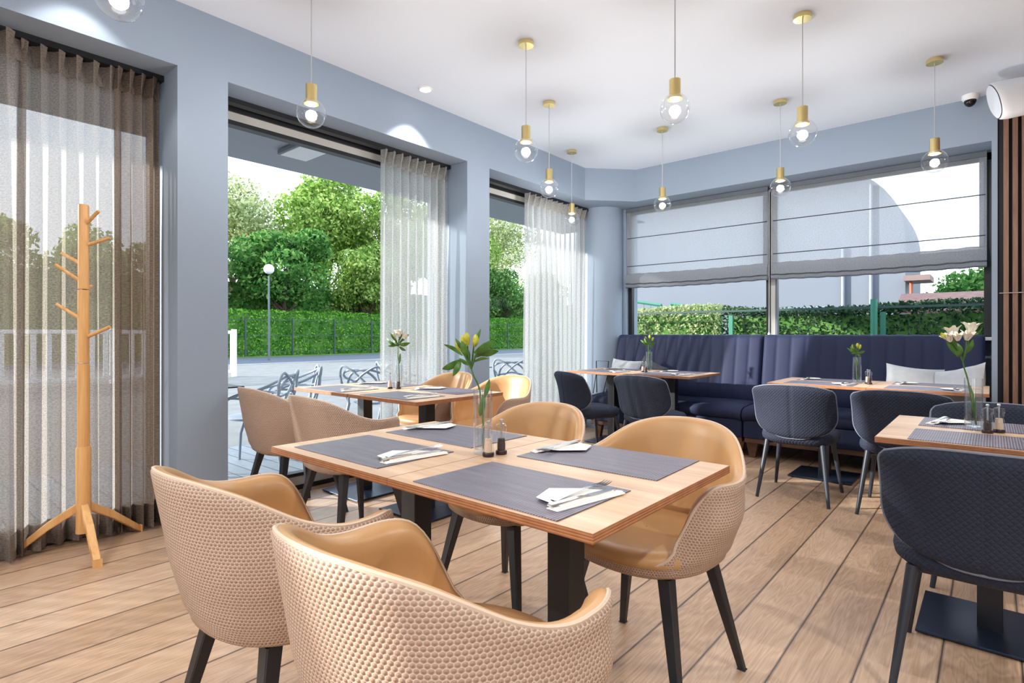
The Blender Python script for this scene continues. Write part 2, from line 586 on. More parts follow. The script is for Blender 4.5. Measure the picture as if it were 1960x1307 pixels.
b = MB().box(.036, 5.90, 0, 3.7, 6.1, ZC)
struct(b.build('wall_slatted', M['slatback']))
b = MB()
b.box(3.6, -3.6, 0, 3.75, 5.9, ZC)
struct(b.build('wall_right', M['wall']))
b = MB()
b.box(-4.1, -3.7, 0, 3.7, -3.55, .3); b.box(-4.1, -3.7, 2.75, 3.7, -3.55, ZC)
for x0, x1 in ((-4.1, -2.6), (-1.4, .8), (2.0, 3.7)):  # openings between these piers are added to let sky light in, unseen
    b.box(x0, -3.7, .3, x1, -3.55, 2.75)
struct(b.build('wall_front', M['wall']))
# baseboard in front of the back wall left end
b = MB().box(.036, 5.86, 0, 3.6, 5.90, .08)
struct(b.build('baseboard_back', M['slatback']))

def street_window(n, y0, y1):
    w = MB()
    w.box(-3.97, y0, 2.656, -3.89, y1, 2.70); w.box(-3.97, y0, 2.57, -3.90, y1, 2.60)
    w.box(-3.97, y0, 0, -3.90, y1, .035); w.box(-3.97, y0, .10, -3.90, y1, .125)
    w.box(-3.97, y0, .12, -3.90, y0 + .04, 2.6); w.box(-3.97, y1 - .04, .12, -3.90, y1, 2.6)
    o = struct(w.build('window_%d' % n, M['black']))
    p = MB().box(-3.96, y0, 2.60, -3.905, y1, 2.656).box(-3.96, y0, .035, -3.905, y1, .10)
    p.build('sash_panel', M['pale_panel'], o)
    MB().box(-3.938, y0 + .04, .125, -3.932, y1 - .04, 2.57).build('pane', M['window_glass'], o)
street_window(1, -.87, 1.193)
street_window(2, 1.474, 3.539)
street_window(3, 3.83, 5.95)
street_window(5, -3.45, -1.15)

w = MB()
y0, y1 = 6.26, 6.32
w.box(-3.45, y0, 1.12, -3.40, y1, ZS); w.box(-.05, y0, 1.12, 0, y1, ZS)
w.box(-3.45, y0, 2.64, 0, y1, ZS); w.box(-3.45, y0, 1.10, 0, y1, 1.135)
w.box(-1.815, y0, 1.12, -1.77, y1, ZS)
o = struct(w.build('window_4', M['black']))
MB().box(-1.77, y0 + .005, 1.12, -1.725, y1, ZS).build('mullion', M['pale_panel'], o)
MB().box(-1.725, y0, 1.12, -1.705, y1, ZS).build('mullion', M['grey_frame'], o)
MB().box(-3.40, 6.287, 1.135, -.05, 6.293, 2.64).build('pane', M['window_glass'], o)
MB().box(-3.45, 6.12, 1.10, .0, 6.26, 1.128).build('window_sill', M['white'], o)

# ------------------------------------------------------------------ slatted cladding
t = empty('slat_panel', (.036, 5.86, 0), 0, 'tall brown wooden slat cladding on the dark wall right of the bench', 'wall panel')
for i in range(46):
    x = .035 + i * .0535
    MB().box(x, -.002, .08, x + .031, .04, ZC - .002).build('slat', M['slat'], t)
MB().tube([(.01, -.008, 1.475), (2.4, -.008, 1.475)], .004, 6).build('rail', M['steel'], t)

# ------------------------------------------------------------------ curtains
def curtain(name, y0, y1, mat, label, x=-3.80, pitch=.085, amp=.05, seed=1, z0=.02, ztop=2.665, wave=.03, group='sheer curtains along the street windows'):
    rnd = random.Random(seed)
    L = y1 - y0
    nf = max(3, int(L / pitch))
    nu = nf * 10
    ph = [rnd.uniform(-.5, .5) for _ in range(nf + 2)]
    am = [rnd.uniform(.65, 1.25) for _ in range(nf + 2)]
    dr = [rnd.uniform(-1, 1) for _ in range(nf + 2)]
    nv = 26
    def lerp(a, q):
        i = int(q); f = q - i; f = f * f * (3 - 2 * f)
        return a[i] * (1 - f) + a[min(i + 1, len(a) - 1)] * f
    def pt(u, h):
        q = u * nf
        drop = 1 - h
        a = amp * lerp(am, q) * (.55 + .45 * min(1, drop * 3))
        xx = x + a * math.sin(2 * PI * q + lerp(ph, q) * drop * 1.5) + wave * math.sin(u * 7 + seed) * drop
        yy = y0 + u * L + .012 * lerp(dr, q) * drop + .4 * a * math.sin(4 * PI * q) * .3
        return (xx, yy, z0 + h * (ztop - .11 - z0))
    P = [[pt(i / nu, 1 - j / nv) for j in range(nv + 1)] for i in range(nu + 1)]
    UV = [[(i / nu * L * 2.2, (1 - j / nv) * 2.6) for j in range(nv + 1)] for i in range(nu + 1)]
    o = MB().grid(P, 0, UV).build(name, mat, None, True)
    tag(o, label, 'curtain', group)
    # pinch pleat heading
    P = []; UV = []
    for i in range(nu + 1):
        q = i / nu * nf
        s = math.sin(2 * PI * q)
        row = []
        for k in range(5):
            h = k / 4
            pin = abs(h - .25)
            a = amp * (.45 + .8 * h) * (1 if s > 0 else .35)
            row.append((x + a * s, y0 + i / nu * L + (.012 * math.sin(6 * PI * q) * h), ztop - .115 + h * .115))
        P.append(row); UV.append([(i / nu * L * 2.2, 2.6 + k * .028) for k in range(5)])
    hm = MB().grid(P, 0, UV).build('pleated_heading', mat_head[mat.name], o, True)
    # hem band at the foot
    P = [[tuple(c + d for c, d in zip(pt(i / nu, h), (.004, 0, 0))) for h in (0, .04, .052)] for i in range(nu + 1)]
    UV = [[(i / nu * L * 2.2, h * 2.6) for h in (0, .04, .052)] for i in range(nu + 1)]
    MB().grid(P, 0, UV).build('hem', mat_head[mat.name], o, True)
    return o
mat_head = {'brown_sheer_weave': sheer('brown_heading', srgb(104, 92, 84), srgb(134, 120, 110), .04, trans=.25), 'taupe_sheer_weave': sheer('taupe_heading', srgb(128, 118, 110), srgb(158, 148, 140), .08, trans=.3),
            'silver_sheer_weave': sheer('silver_heading', srgb(150, 150, 148), srgb(188, 188, 184), .08, trans=.35)}
curtain('sheer_curtain', .945, 1.175, M['curtain_brown'], 'dense brown gathered curtain stack against the pillar right of the coat rack', seed=3, pitch=.05, amp=.055)
curtain('sheer_curtain', .53, .985, M['curtain_tan'], 'taupe see-through curtain hanging behind the wooden coat rack', x=-3.82, seed=8, pitch=.07, amp=.05)
curtain('sheer_curtain', -.80, .56, M['curtain_tan'], 'grey see-through curtain at the left edge, in front of the rack foot', x=-3.765, seed=19, pitch=.10, amp=.075)
curtain('sheer_curtain', -3.4, -2.03, M['curtain_brown'], 'unseen curtain added behind the viewer to shape the sunlight, far part', seed=21, pitch=.1)  # two unseen panels added; their gap shapes the sun patch on the armchair
curtain('sheer_curtain', -1.92, -1.16, M['curtain_brown'], 'unseen curtain added behind the viewer to shape the sunlight, near part', seed=22, pitch=.1)
curtain('sheer_curtain', 2.78, 3.52, M['curtain_grey'], 'silver see-through curtain in the middle window, right of the trees', seed=5, pitch=.075)
curtain('sheer_curtain', 4.64, 5.84, M['curtain_grey'], 'pale silver curtain beside the round corner column', seed=11, pitch=.095, amp=.055)
for y0, y1, l in ((-.8, 1.19, 'dark curtain track under the soffit above the coat rack'), (1.478, 3.535, 'dark curtain track under the soffit of the middle window'),
                  (3.834, 5.86, 'dark curtain track under the soffit left of the round column')):
    tag(MB().box(-3.83, y0, 2.668, -3.77, y1, 2.70).build('curtain_track', M['black']), l, 'curtain track', 'curtain tracks')

# ------------------------------------------------------------------ roman blinds
def blind(x0, x1, label):
    y = 6.19
    nx = 40
    def P_(zs):
        P = []; UV = []
        for i in range(nx + 1):
            x = x0 + (x1 - x0) * i / nx
            row = []; ur = []
            for (yy, z) in zs:
                sag = .012 * math.sin(PI * i / nx) + .003 * math.sin(i * 1.7 + z * 9)
                row.append((x, yy + .004 * math.sin(i * .9 + z * 7), z - sag * (1 if z < 1.95 else .2)))
                ur.append((x, z))
            P.append(row); UV.append(ur)
        return P, UV
    P, UV = P_([(y, 2.655 - k * (2.655 - 1.89) / 12) for k in range(13)])
    o = MB().grid(P, 0, UV).build('roman_blind', M['blind'], None, True)
    tag(o, label, 'window blind', 'roman blinds on the back window')
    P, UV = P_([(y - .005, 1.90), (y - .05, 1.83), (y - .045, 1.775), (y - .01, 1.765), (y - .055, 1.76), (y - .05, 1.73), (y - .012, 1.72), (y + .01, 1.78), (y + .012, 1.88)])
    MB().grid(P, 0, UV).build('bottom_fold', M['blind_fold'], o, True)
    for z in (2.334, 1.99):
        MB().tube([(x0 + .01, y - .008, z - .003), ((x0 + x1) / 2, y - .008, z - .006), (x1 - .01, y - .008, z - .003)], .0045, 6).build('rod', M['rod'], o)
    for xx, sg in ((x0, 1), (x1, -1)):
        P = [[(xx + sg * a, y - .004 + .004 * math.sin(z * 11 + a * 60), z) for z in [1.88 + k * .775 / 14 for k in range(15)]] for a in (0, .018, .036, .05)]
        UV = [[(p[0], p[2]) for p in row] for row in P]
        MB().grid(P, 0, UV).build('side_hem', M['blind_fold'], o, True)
    MB().box(x0, y - .02, 2.65, x1, y + .03, 2.695).build('head_rail', M['grey_frame'], o)
blind(-3.43, -1.775, 'left roman blind of pale see-through cloth, nearer the round column')
blind(-1.735, -.03, 'right roman blind of pale see-through cloth, next to the slatted wall')
c = tag(MB().tube([(-1.755, 6.155, 2.65), (-1.755, 6.15, 1.15)], .003, 6).build('blind_cord', M['white']), 'thin pull cord hanging between the two blinds', 'cord')
MB().lathe([(.004, 0), (.012, .01), (.012, .03), (.004, .045)], 12, (-1.755, 6.15, 1.13)).build('cord_weight', M['white'], c, True)

# ------------------------------------------------------------------ bench
def bench(x0, x1, label):
    t = empty('banquette_bench', ((x0 + x1) / 2, 5.7, 0), 0, label, 'bench', 'navy banquette along the back window')
    L = x1 - x0; h = L / 2
    # channelled backrest
    n = 13; P = []
    nx = n * 10
    prof = [(.44, .18), (.49, .15), (.60, .165), (.75, .195), (.9, .225), (1.02, .25), (1.10, .265), (1.135, .285), (1.148, .315), (1.148, .36), (1.12, .38), (.42, .38)]
    for i in range(nx + 1):
        u = i / nx
        s = abs(math.sin(PI * u * n)) ** .45
        e = min(1, min(u, 1 - u) * 60) ** .5
        P.append([(-h + u * L, y + (.011 * (1 - s) if k < 7 else 0) + .02 * (1 - e), z - (.006 * (1 - s) if k in (7, 8, 9) else 0) - .01 * (1 - e)) for k, (z, y) in enumerate(prof)])
    b = MB().grid(P, closev=True)
    m_ = len(prof)
    b.f.append(tuple(range(m_))); b.mi.append(0)
    b.f.append(tuple(nx * m_ + k for k in range(m_ - 1, -1, -1))); b.mi.append(0)
    b.build('backrest', M['bench'], t, True, angle=70)
    # seat cushion, gently domed
    P = []
    for i in range(31):
        u = i / 30; x = -h + .004 + u * (L - .008)
        e = min(1, min(u, 1 - u) * 25) ** .5
        d = .012 * math.sin(u * 9)
        P.append([(x, y, z * 1.0 + (e - 1) * .018 + (d * .3 if z > .45 else 0)) for y, z in ((-.36, .36), (-.385, .39), (-.39, .43), (-.365, .465), (-.30, .485), (-.1, .495), (.1, .49), (.17, .48), (.17, .36))])
    b = MB().grid(P, closev=True)
    b.f.append(tuple(range(9))); b.mi.append(0)
    b.f.append(tuple(30 * 9 + k for k in range(8, -1, -1))); b.mi.append(0)
    b.build('seat_cushion', M['bench'], t, True, angle=60)
    MB().box(-h + .003, -.35, .19, h - .003, .36, .358).build('seat_box', M['bench'], t, bevel=.012)
    MB().box(-h + .01, -.33, .145, h - .01, .34, .19).build('base_rail', M['bench_wood'], t, bevel=.003)
    for x in (-h + .06, h - .06):
        for y in (-.24, .26):
            b = MB()
            vs = [(x - .055, y - .03, .146), (x + .055, y - .03, .146), (x + .055, y + .03, .146), (x - .055, y + .03, .146),
                  (x - .025, y - .025, 0), (x + .025, y - .025, 0), (x + .025, y + .025, 0), (x - .025, y + .025, 0)]
            b.add(vs, [(0, 1, 2, 3), (7, 6, 5, 4), (0, 4, 5, 1), (1, 5, 6, 2), (2, 6, 7, 3), (3, 7, 4, 0)])
            b.build('foot', M['bench_wood'], t, bevel=.003)
    return t
bench(-3.44, -1.765, 'left half of the channelled navy bench, below the left blind')
bench(-1.76, -.04, 'right half of the channelled navy bench, ending at the slatted wall')

# ------------------------------------------------------------------ cushions
def cushion(loc, rot, size, mat, label, seed=0):
    rnd = random.Random(seed)
    n = 16; vs = []
    def P_(sg):
        P = []
        for i in range(n + 1):
            row = []
            for j in range(n + 1):
                u = -1 + 2 * i / n; v = -1 + 2 * j / n
                th = ((1 - u ** 4) * (1 - v ** 4)) ** .5
                pin = 1 - .09 * (1 - abs(v) ** 2) * abs(u) ** 3 - .0
                pin2 = 1 - .09 * (1 - abs(u) ** 2) * abs(v) ** 3
                w = .012 * math.sin(5 * u + seed) * math.cos(4 * v + seed) * th
                row.append((u * size * pin, sg * (.065 * th) + w, v * size * pin2))
            P.append(row)
        return P
    b = MB().grid(P_(1)).grid([r[::-1] for r in P_(-1)])
    o = b.build('throw_cushion', mat, None, True, angle=80)
    o.location = loc; o.rotation_euler = rot
    tag(o, label, 'cushion', 'cushions on the navy bench')
    return o
cushion((-.50, 5.66, .70), (R(-22), R(6), R(4)), .20, M['cushion'], 'wide pale grey cushion leaning on the bench behind the right rear table', 1)
cushion((-.19, 5.52, .71), (R(-18), R(-14), R(-35)), .20, M['cushion'], 'creased grey cushion propped in the bench corner by the slatted wall', 2)
cushion((-3.16, 5.64, .69), (R(-24), R(3), R(2)), .19, M['cushion'], 'pale grey cushion at the far left end of the bench', 3)
cushion((-2.90, 5.72, .70), (R(-20), R(24), R(-6)), .17, M['dark_cushion'], 'dark striped cushion lying tilted behind the pale one at the bench left end', 4)
# wire frame rack at the left end of the bench
t = empty('wire_rack', (-3.37, 5.50, .486), R(8), 'small black wire frame standing on the bench beside the round column', 'rack')
b = MB()
b.tube([(-.06, 0, 0), (-.075, .02, .36), (.075, .02, .36), (.06, 0, 0)], .006, 6)
b.build('front_frame', M['black'], t)
MB().tube([(-.06, -.1, 0), (-.07, .0, .2), (.07, .0, .2), (.06, -.1, 0)], .005, 6).build('support_frame', M['black'], t)

# ------------------------------------------------------------------ tables
def make_table(w, d, name='bistro_table', h=.765, base=.43):
    t = empty(name, (0, 0, 0))
    b = MB()
    hx, hy = w / 2, d / 2
    b.add([(-hx, -hy, h - .022), (hx, -hy, h - .022), (hx, hy, h - .022), (-hx, hy, h - .022), (-hx, -hy, h), (hx, -hy, h), (hx, hy, h), (-hx, hy, h)],
          [(4, 5, 6, 7)], 0)
    o0 = len(b.v) - 8
    for f in ((0, 1, 5, 4), (1, 2, 6, 5), (2, 3, 7, 6), (3, 0, 4, 7), (0, 3, 2, 1)):
        b.f.append(tuple(k + o0 for k in f)); b.mi.append(1)
    b.build('tabletop', [M['tabletop'], M['plyedge']], t, bevel=.0012, seg=1)
    MB().box(-.038, -.038, .012, .038, .038, h - .03).build('column', M['basemetal'], t, bevel=.003)
    q = base / 2
    MB().box(-q, -q, .006, q, q, .016).build('base_plate', M['plate'], t, bevel=.002)
    MB().box(-.14, -.14, h - .031, .14, .14, h - .0225).build('mounting_plate', M['basemetal'], t)
    for sx in (-1, 1):
        for sy in (-1, 1):
            MB().lathe([(.015, 0), (.015, .0065)], 10, (sx * (q - .03), sy * (q - .03), 0)).build('foot_pad', M['black'], t)
    return t
H = .765
tt = make_table(.648, .743)
def place_table(i, x, y, label, group):
    if i == 0:
        tt.location = (x, y, 0)
        tag(tt, label, 'table', group)
        return tt
    return copy_tree(tt, (x, y, 0), 0, label, group)
TAB = [(-.9075, 1.2925, 'nearest oak table, right half of the front pair with the vase', 'pair of tables in front'),
       (-1.5565, 1.2925, 'left half of the front table pair, towards the window', 'pair of tables in front'),
       (-3.18 + .365, 2.425, 'right half of the table pair in the middle window bay', 'pair of tables at the window'),
       (-3.17 - .335, 2.425, 'left half of the middle pair, touching the street window', 'pair of tables at the window'),
       (-2.405, 5.26, 'right half of the rear left table pair before the bench', 'pair of tables before the bench left'),
       (-3.085, 5.26, 'left half of the rear left table pair by the round column', 'pair of tables before the bench left'),
       (-1.03, 5.11, 'left half of the rear right table pair before the bench', 'pair of tables before the bench right'),
       (-.35, 5.11, 'right half of the rear right table pair, before the slatted wall', 'pair of tables before the bench right')]
for i, (x, y, l, g) in enumerate(TAB):
    o = place_table(i, x, y, l, g)
    if i > 1:
        o.scale = (1.048, 1.0, 1.0)
o = place_table(99, 0, 2.865, 'oak table at the right edge of the view, with white lilies on it', None)
if 'group' in o: del o['group']
o.location = (-.005, 2.865, 0); o.scale = (1.02, 1.0, 1)

# ------------------------------------------------------------------ placemats, napkins, cutlery
mat_mesh = None
def placemat(x, y, label, rz=0, w=.47, d=.30):
    global mat_mesh
    if mat_mesh is None:
        o = MB().box(-w / 2, -d / 2, 0, w / 2, d / 2, .0022).build('placemat', M['mat']); mat_mesh = o.data
    else:
        o = bpy.data.objects.new('placemat', mat_mesh); COL.objects.link(o)
    o.location = (x, y, H + .0003); o.rotation_euler = (0, 0, rz)
    tag(o, label, 'placemat', 'ribbed grey placemats')

def mk_napkin():
    b = MB()
    # folded strip with a loose triangular corner
    def slab(pts, z0, z1):
        b.prism(pts, z0, z1)
    slab([(.012, -.115), (.045, -.112), (.052, .11), (.020, .115)], 0, .003)
    slab([(.004, -.105), (.040, -.110), (.044, .112), (.010, .10)], .0032, .0058)
    slab([(-.085, -.012), (-.050, -.088), (.035, -.095), (.038, .09), (-.028, .050)], .0060, .0078)
    slab([(-.048, -.070), (.030, -.092), (.036, .088), (.0, .06)], .0080, .0095)
    return b.build('napkin', M['napkin'], bevel=.001, seg=1)
def mk_fork():
    P = []
    prof = [(-.10, .009, .002), (-.085, .008, .0035), (-.03, .0045, .006), (.03, .003, .007), (.05, .004, .006), (.062, .010, .0035), (.075, .0125, .003)]
    b = MB()
    rows = []
    for y, w, z in prof:
        rows.append([(-w, y, z), (-w * .5, y, z - .001), (w * .5, y, z - .001), (w, y, z), (w, y, z + .0016), (-w, y, z + .0016)])
    b.grid(rows, closev=True)
    for k in range(4):
        x = -.0105 + k * .007
        b.tube([(x, .072, .0042), (x, .09, .0035), (x, .105, .005), (x, .114, .0075)], [.0017, .0016, .0014, .0008], 6)
    return b.build('fork', M['steel'], smooth=True)
def mk_knife():
    b = MB()
    rows = []
    for y, w, z in [(-.11, .0075, 0), (-.10, .0085, 0), (-.03, .0065, .0), (-.005, .005, 0), (0, .007, 0), (.02, .0095, 0), (.08, .0095, 0), (.105, .005, 0), (.112, .001, 0)]:
        th = .0035 if y < 0 else .0012
        rows.append([(-w, y, 0), (w * .8, y, 0), (w * .8, y, th), (-w, y, th)])
    b.grid(rows, closev=True)
    b.f.append((0, 1, 2, 3)); b.mi.append(0)
    return b.build('knife', M['steel'], smooth=True)
nap0, fork0, knife0 = mk_napkin(), mk_fork(), mk_knife()
first = True
def setting(x, y, rz, where, full=True):
    global first
    c, s = math.cos(rz), math.sin(rz)
    items = []
    for src, dx, dy, dz, r_, nm_, cat in ((nap0, 0, 0, .0026, 0, 'white folded napkin', 'napkin'), (fork0, -.002, .012, .0122, .10, 'steel fork on the napkin', 'fork'),
                                          (knife0, .026, -.005, .0122, -.02, 'steel knife on the napkin', 'knife')):
        if first:
            o = src
        else:
            o = src.copy(); COL.objects.link(o)
        o.location = (x + c * dx - s * dy, y + s * dx + c * dy, H + dz)
        o.rotation_euler = (0, 0, rz + r_)
        tag(o, nm_ + ' ' + where, cat, {'napkin': 'folded napkins', 'fork': 'table forks', 'knife': 'table knives'}[cat])
    first = False
# front pair
placemat(-.91, 1.087, 'placemat at the near right seat of the front tables', R(-1))
placemat(-1.57, 1.115, 'placemat at the near left seat of the front tables')
placemat(-.905, 1.505, 'placemat at the far right seat of the front tables', R(1.5))
placemat(-1.57, 1.495, 'placemat at the far left seat of the front tables')
setting(-.735, 1.095, R(-9), 'at the near right seat of the front tables')
setting(-1.385, 1.125, R(-6), 'at the near left seat of the front tables')
setting(-1.085, 1.53, R(176), 'at the far right seat of the front tables')
setting(-1.745, 1.53, R(172), 'at the far left seat of the front tables')
# window pair
for xx, a in ((-3.50, 'left'), (-2.82, 'right')):
    placemat(xx, 2.225, 'placemat at the near %s seat of the window tables' % a)
    placemat(xx, 2.625, 'placemat at the far %s seat of the window tables' % a)
    setting(xx + .17, 2.23, R(-8), 'at the near %s seat of the window tables' % a)
    setting(xx - .17, 2.62, R(174), 'at the far %s seat of the window tables' % a)
for xx, a in ((-3.08, 'left'), (-2.41, 'right')):
    placemat(xx, 5.06, 'placemat at the near %s seat of the rear left tables' % a)
    placemat(xx, 5.46, 'placemat at the far %s seat of the rear left tables' % a)
    setting(xx + .17, 5.07, R(-6), 'at the near %s seat of the rear left tables' % a)
    setting(xx - .12, 5.46, R(176), 'at the far %s seat of the rear left tables' % a)
for xx, a in ((-1.02, 'left'), (-.35, 'right')):
    placemat(xx, 4.91, 'placemat at the near %s seat of the rear right tables' % a)
    placemat(xx, 5.31, 'placemat at the far %s seat of the rear right tables' % a)
    setting(xx + .16, 4.93, R(-5), 'at the near %s seat of the rear right tables' % a)
    setting(xx - .16, 5.30, R(178), 'at the far %s seat of the rear right tables' % a)
placemat(.0, 2.66, 'placemat on the near side of the table at the right edge')
placemat(.0, 3.065, 'placemat on the far side of the table at the right edge')
setting(-.15, 3.07, R(172), 'on the far side of the table at the right edge')
setting(.17, 2.67, R(-6), 'on the near side of the table at the right edge')

# ------------------------------------------------------------------ vases, flowers, mills
def mk_vase():
    t = empty('glass_vase', (0, 0, 0))
    r_, h_ = .0305, .208
    MB().lathe([(.001, .0), (r_, .0), (r_, .002), (r_, h_), (r_ - .0025, h_), (r_ - .0025, .014), (.001, .012)], 28, capb=False, capt=False).build('vase_wall', M['glass'], t, True, angle=50)
    MB().lathe([(.001, .0145), (r_ - .0032, .0145), (r_ - .0032, .165), (.001, .1652)], 28, capb=False, capt=False).build('water', M['water'], t, True, angle=50)
    return t
def mk_mill(pepper):
    t = empty('pepper_mill' if pepper else 'salt_mill', (0, 0, 0))
    MB().lathe([(.017, 0), (.0185, .002), (.0185, .010), (.017, .0125)], 20).build('mill_base', M['millbase'], t, True)
    MB().lathe([(.0175, .013), (.0185, .02), (.0165, .045), (.0150, .062), (.0165, .074), (.0190, .083), (.0190, .090), (.015, .096), (.006, .099)], 24, capb=False).build('glass_body', M['glass'], t, True, angle=60)
    MB().lathe([(.0125, .0135), (.013, .03), (.011, .05 if pepper else .056)], 16).build('filling', M['pepper' if pepper else 'salt'], t, True)
    MB().lathe([(.003, .05), (.003, .1), (.003, .102), (.0065, .105), (.0065, .110), (.003, .113)], 12).build('top_knob', M['steel'], t, True)
    return t
vase0 = mk_vase(); salt0 = mk_mill(False); pep0 = mk_mill(True)
RV = Vector((.7593, .6508, 0)); DV = Vector((-.6508, .7593, 0))
def flowers(base, stems, leaves, blooms, label, k=1.0, stem_r=.0035):
    """offsets in cm: sideways, up, depth"""
    t = empty('alstroemeria', base, 0, label, 'flowers', 'cut flowers in vases')
    V = lambda p: RV * (p[0] * .01 * k) + Vector((0, 0, p[1] * .01 * k)) + DV * ((p[2] if len(p) > 2 else 0) * .01 * k)
    for s_ in stems:
        pts = sm([V(p) for p in s_], 4)
        MB().tube(pts, [stem_r * k * (1 - .4 * i / len(pts)) for i in range(len(pts))], 7).build('stem', M['stem'], t, True)
    for a, b_, w, bend in leaves:
        MB().leaf(V(a), V(b_), w * .0135 * k, up=(DV * .85 + Vector((0, 0, .35))), bend=-bend).build('leaf', M['leaf_plant'], t, True)
    for c, d, size, open_ in blooms:
        c = V(c); d = (V(d)).normalized()
        size *= .01 * k
        b = MB()
        x = d.orthogonal().normalized(); y = d.cross(x)
        for j in range(6):
            q = 2 * PI * j / 6
            o_ = x * math.cos(q) + y * math.sin(q)
            if open_:
                rows = []
                for i in range(7):
                    f = i / 6
                    rad = size * (.10 + .55 * f ** 1.3 + (.2 * f ** 5))
                    cc = c + d * (size * 1.15 * (f - .08 * f ** 4)) + o_ * rad
                    ww = size * .34 * math.sin(PI * (.12 + .8 * f)) ** .8
                    sd = d.cross(o_)
                    rows.append([cc - sd * ww, cc + o_ * size * .05, cc + sd * ww])
                b.grid(rows)
            else:
                rows = []
                for i in range(7):
                    f = i / 6
                    rad = size * (.10 + .26 * math.sin(PI * min(1, f * .95)))
                    cc = c + d * (size * 1.5 * f) + o_ * rad
                    ww = size * .22 * math.sin(PI * (.1 + .85 * f)) ** .8
                    sd = d.cross(o_)
                    rows.append([cc - sd * ww, cc + o_ * size * .03, cc + sd * ww])
                b.grid(rows)
        b.build('blossom' if open_ else 'bud', M['petal'] if open_ else M['bud'], t, True)
        if open_:
            b = MB()
            for j in range(5):
                q = j * 1.3
                b.tube([c + d * size * .3, c + d * size * 1.05 + (x * math.cos(q) + y * math.sin(q)) * size * .15], size * .02, 5)
            b.build('stamen', M['bud'], t)
    return t
FR_ST = [[(.2, 1.5), (.1, 12), (-1.2, 21, .5), (-2.9, 25), (-3.7, 27.5)],
         [(-3.7, 27.5), (-5.5, 31), (-7.4, 33.8)], [(-3.7, 27.5), (-4.6, 32), (-5.2, 36, 1)], [(-3.7, 27.5), (-3.2, 32), (-2.6, 36.8, -1)],
         [(-3.7, 27.5), (-2.4, 31, -2), (-1.6, 33, -3)]]
FR_LF = [((-7.2, 30.3), (-13.2, 27.2, 1), .9, .18), ((-7.2, 30), (-9.4, 25.2, -2), .75, .1), ((-4.2, 28.5), (-7.6, 30.8), .5, .1), ((-6.6, 31.6, 1), (-12.8, 35.2, 2), .55, -.15),
         ((-2.6, 32.5, -2), (3.4, 36.6, -2), 1.0, .15), ((-2.8, 32.8, -1), (5.0, 33.0, 2), 1.0, .12), ((-3.2, 29.5, -1), (2.0, 30.8, -3), .4, -.2),
         ((-5.8, 33, -1), (-8.6, 37.2, -2), .5, .08), ((-3, 34, -1), (-.6, 40.3, -1), .45, .05), ((-4.4, 30, 1), (-5.9, 34.5, 2), .8, .1), ((.6, 18, 0), (2.2, 24, -.5), .6, .05), ((-.9, 12, 0), (.4, 18.5, .5), .8, .05),
         ((-5, 31.5, -2), (-6.6, 36.4, -3), .8, .1), ((-2.9, 31, 2), (1.5, 34.5, 4), .8, .1)]
FR_BL = [((-7.4, 33.2), (-.35, 1, 0), 2.3, 0), ((-6.0, 34.2, 2), (-.2, 1, .2), 2.8, 0), ((-5.0, 34.8, -1), (-.05, 1, -.1), 2.9, 0), ((-2.5, 34.5, -1), (.12, 1, 0), 2.7, 0)]
LI_ST = [[(1, 2.2), (-.8, 12), (-2.4, 20.5), (-3.8, 25), (-4.4, 28)], [(-4.4, 28), (-6.5, 32.5), (-9.2, 36)], [(-4.4, 28), (-5.6, 33, 1), (-6.4, 38, 2)],
         [(-4.4, 28), (-3.9, 33, -1), (-3.7, 36.5, -1)], [(-4.4, 28), (-2.4, 33), (-1.1, 39.5)], [(-1.1, 39), (1.2, 38.5), (2.4, 40)]]
LI_LF = [((-5, 30), (-9.6, 32, -2), .9, .15), ((-5.0, 29.8, 1), (-9.4, 36, 2), 1.0, .1), ((-3.5, 30.8), (-.2, 36.5), .9, .12), ((-1.4, 37.6), (3.6, 41.4), .5, .15), ((-4.2, 31), (-6.8, 35.5, 2), .8, .1),
         ((-6.5, 33.5), (-10.6, 38.5), .45, .1), ((.5, 5), (-1.5, 18), .6, .05)]
LI_BL = [((-9.2, 35.6), (-.55, 1, 0), 3.2, 1), ((-8.0, 36, -2), (-.2, 1, -.2), 3.0, 1), ((-6.4, 37.6, 2), (-.05, 1, .2), 3.9, 1), ((-3.7, 36.2, -1), (.05, 1, -.3), 3.4, 1), ((-1.1, 39), (.08, 1, 0), 4.1, 1), ((-10.6, 37, 1), (-.7, 1, .2), 1.8, 0)]
SM_ST = [[(.2, 1.5), (-.3, 12), (-.8, 20), (-.6, 24)], [(-.6, 24), (-2.2, 28), (-3, 30)], [(-.6, 24), (0, 29), (.4, 31)], [(-.6, 24), (2, 28), (3, 29)]]
SM_LF = [((-.6, 24), (-7.5, 28.6, 1), .7, .2), ((-.6, 25), (-6, 24.2, -2), .6, .1), ((-.4, 25), (6.2, 26, 0), .9, .2), ((-.2, 26), (5.2, 31, 2), .6, .1), ((-1, 26), (-5, 32, -2), .5, .1), ((0, 27), (2, 33), .5, .05), ((-.8, 24.5), (-3.5, 29.5, 3), .8, .1), ((0, 24), (3.5, 21.5, 1), .7, .15), ((.2, 14), (.6, 20), .5, .05)]
place0 = [True]
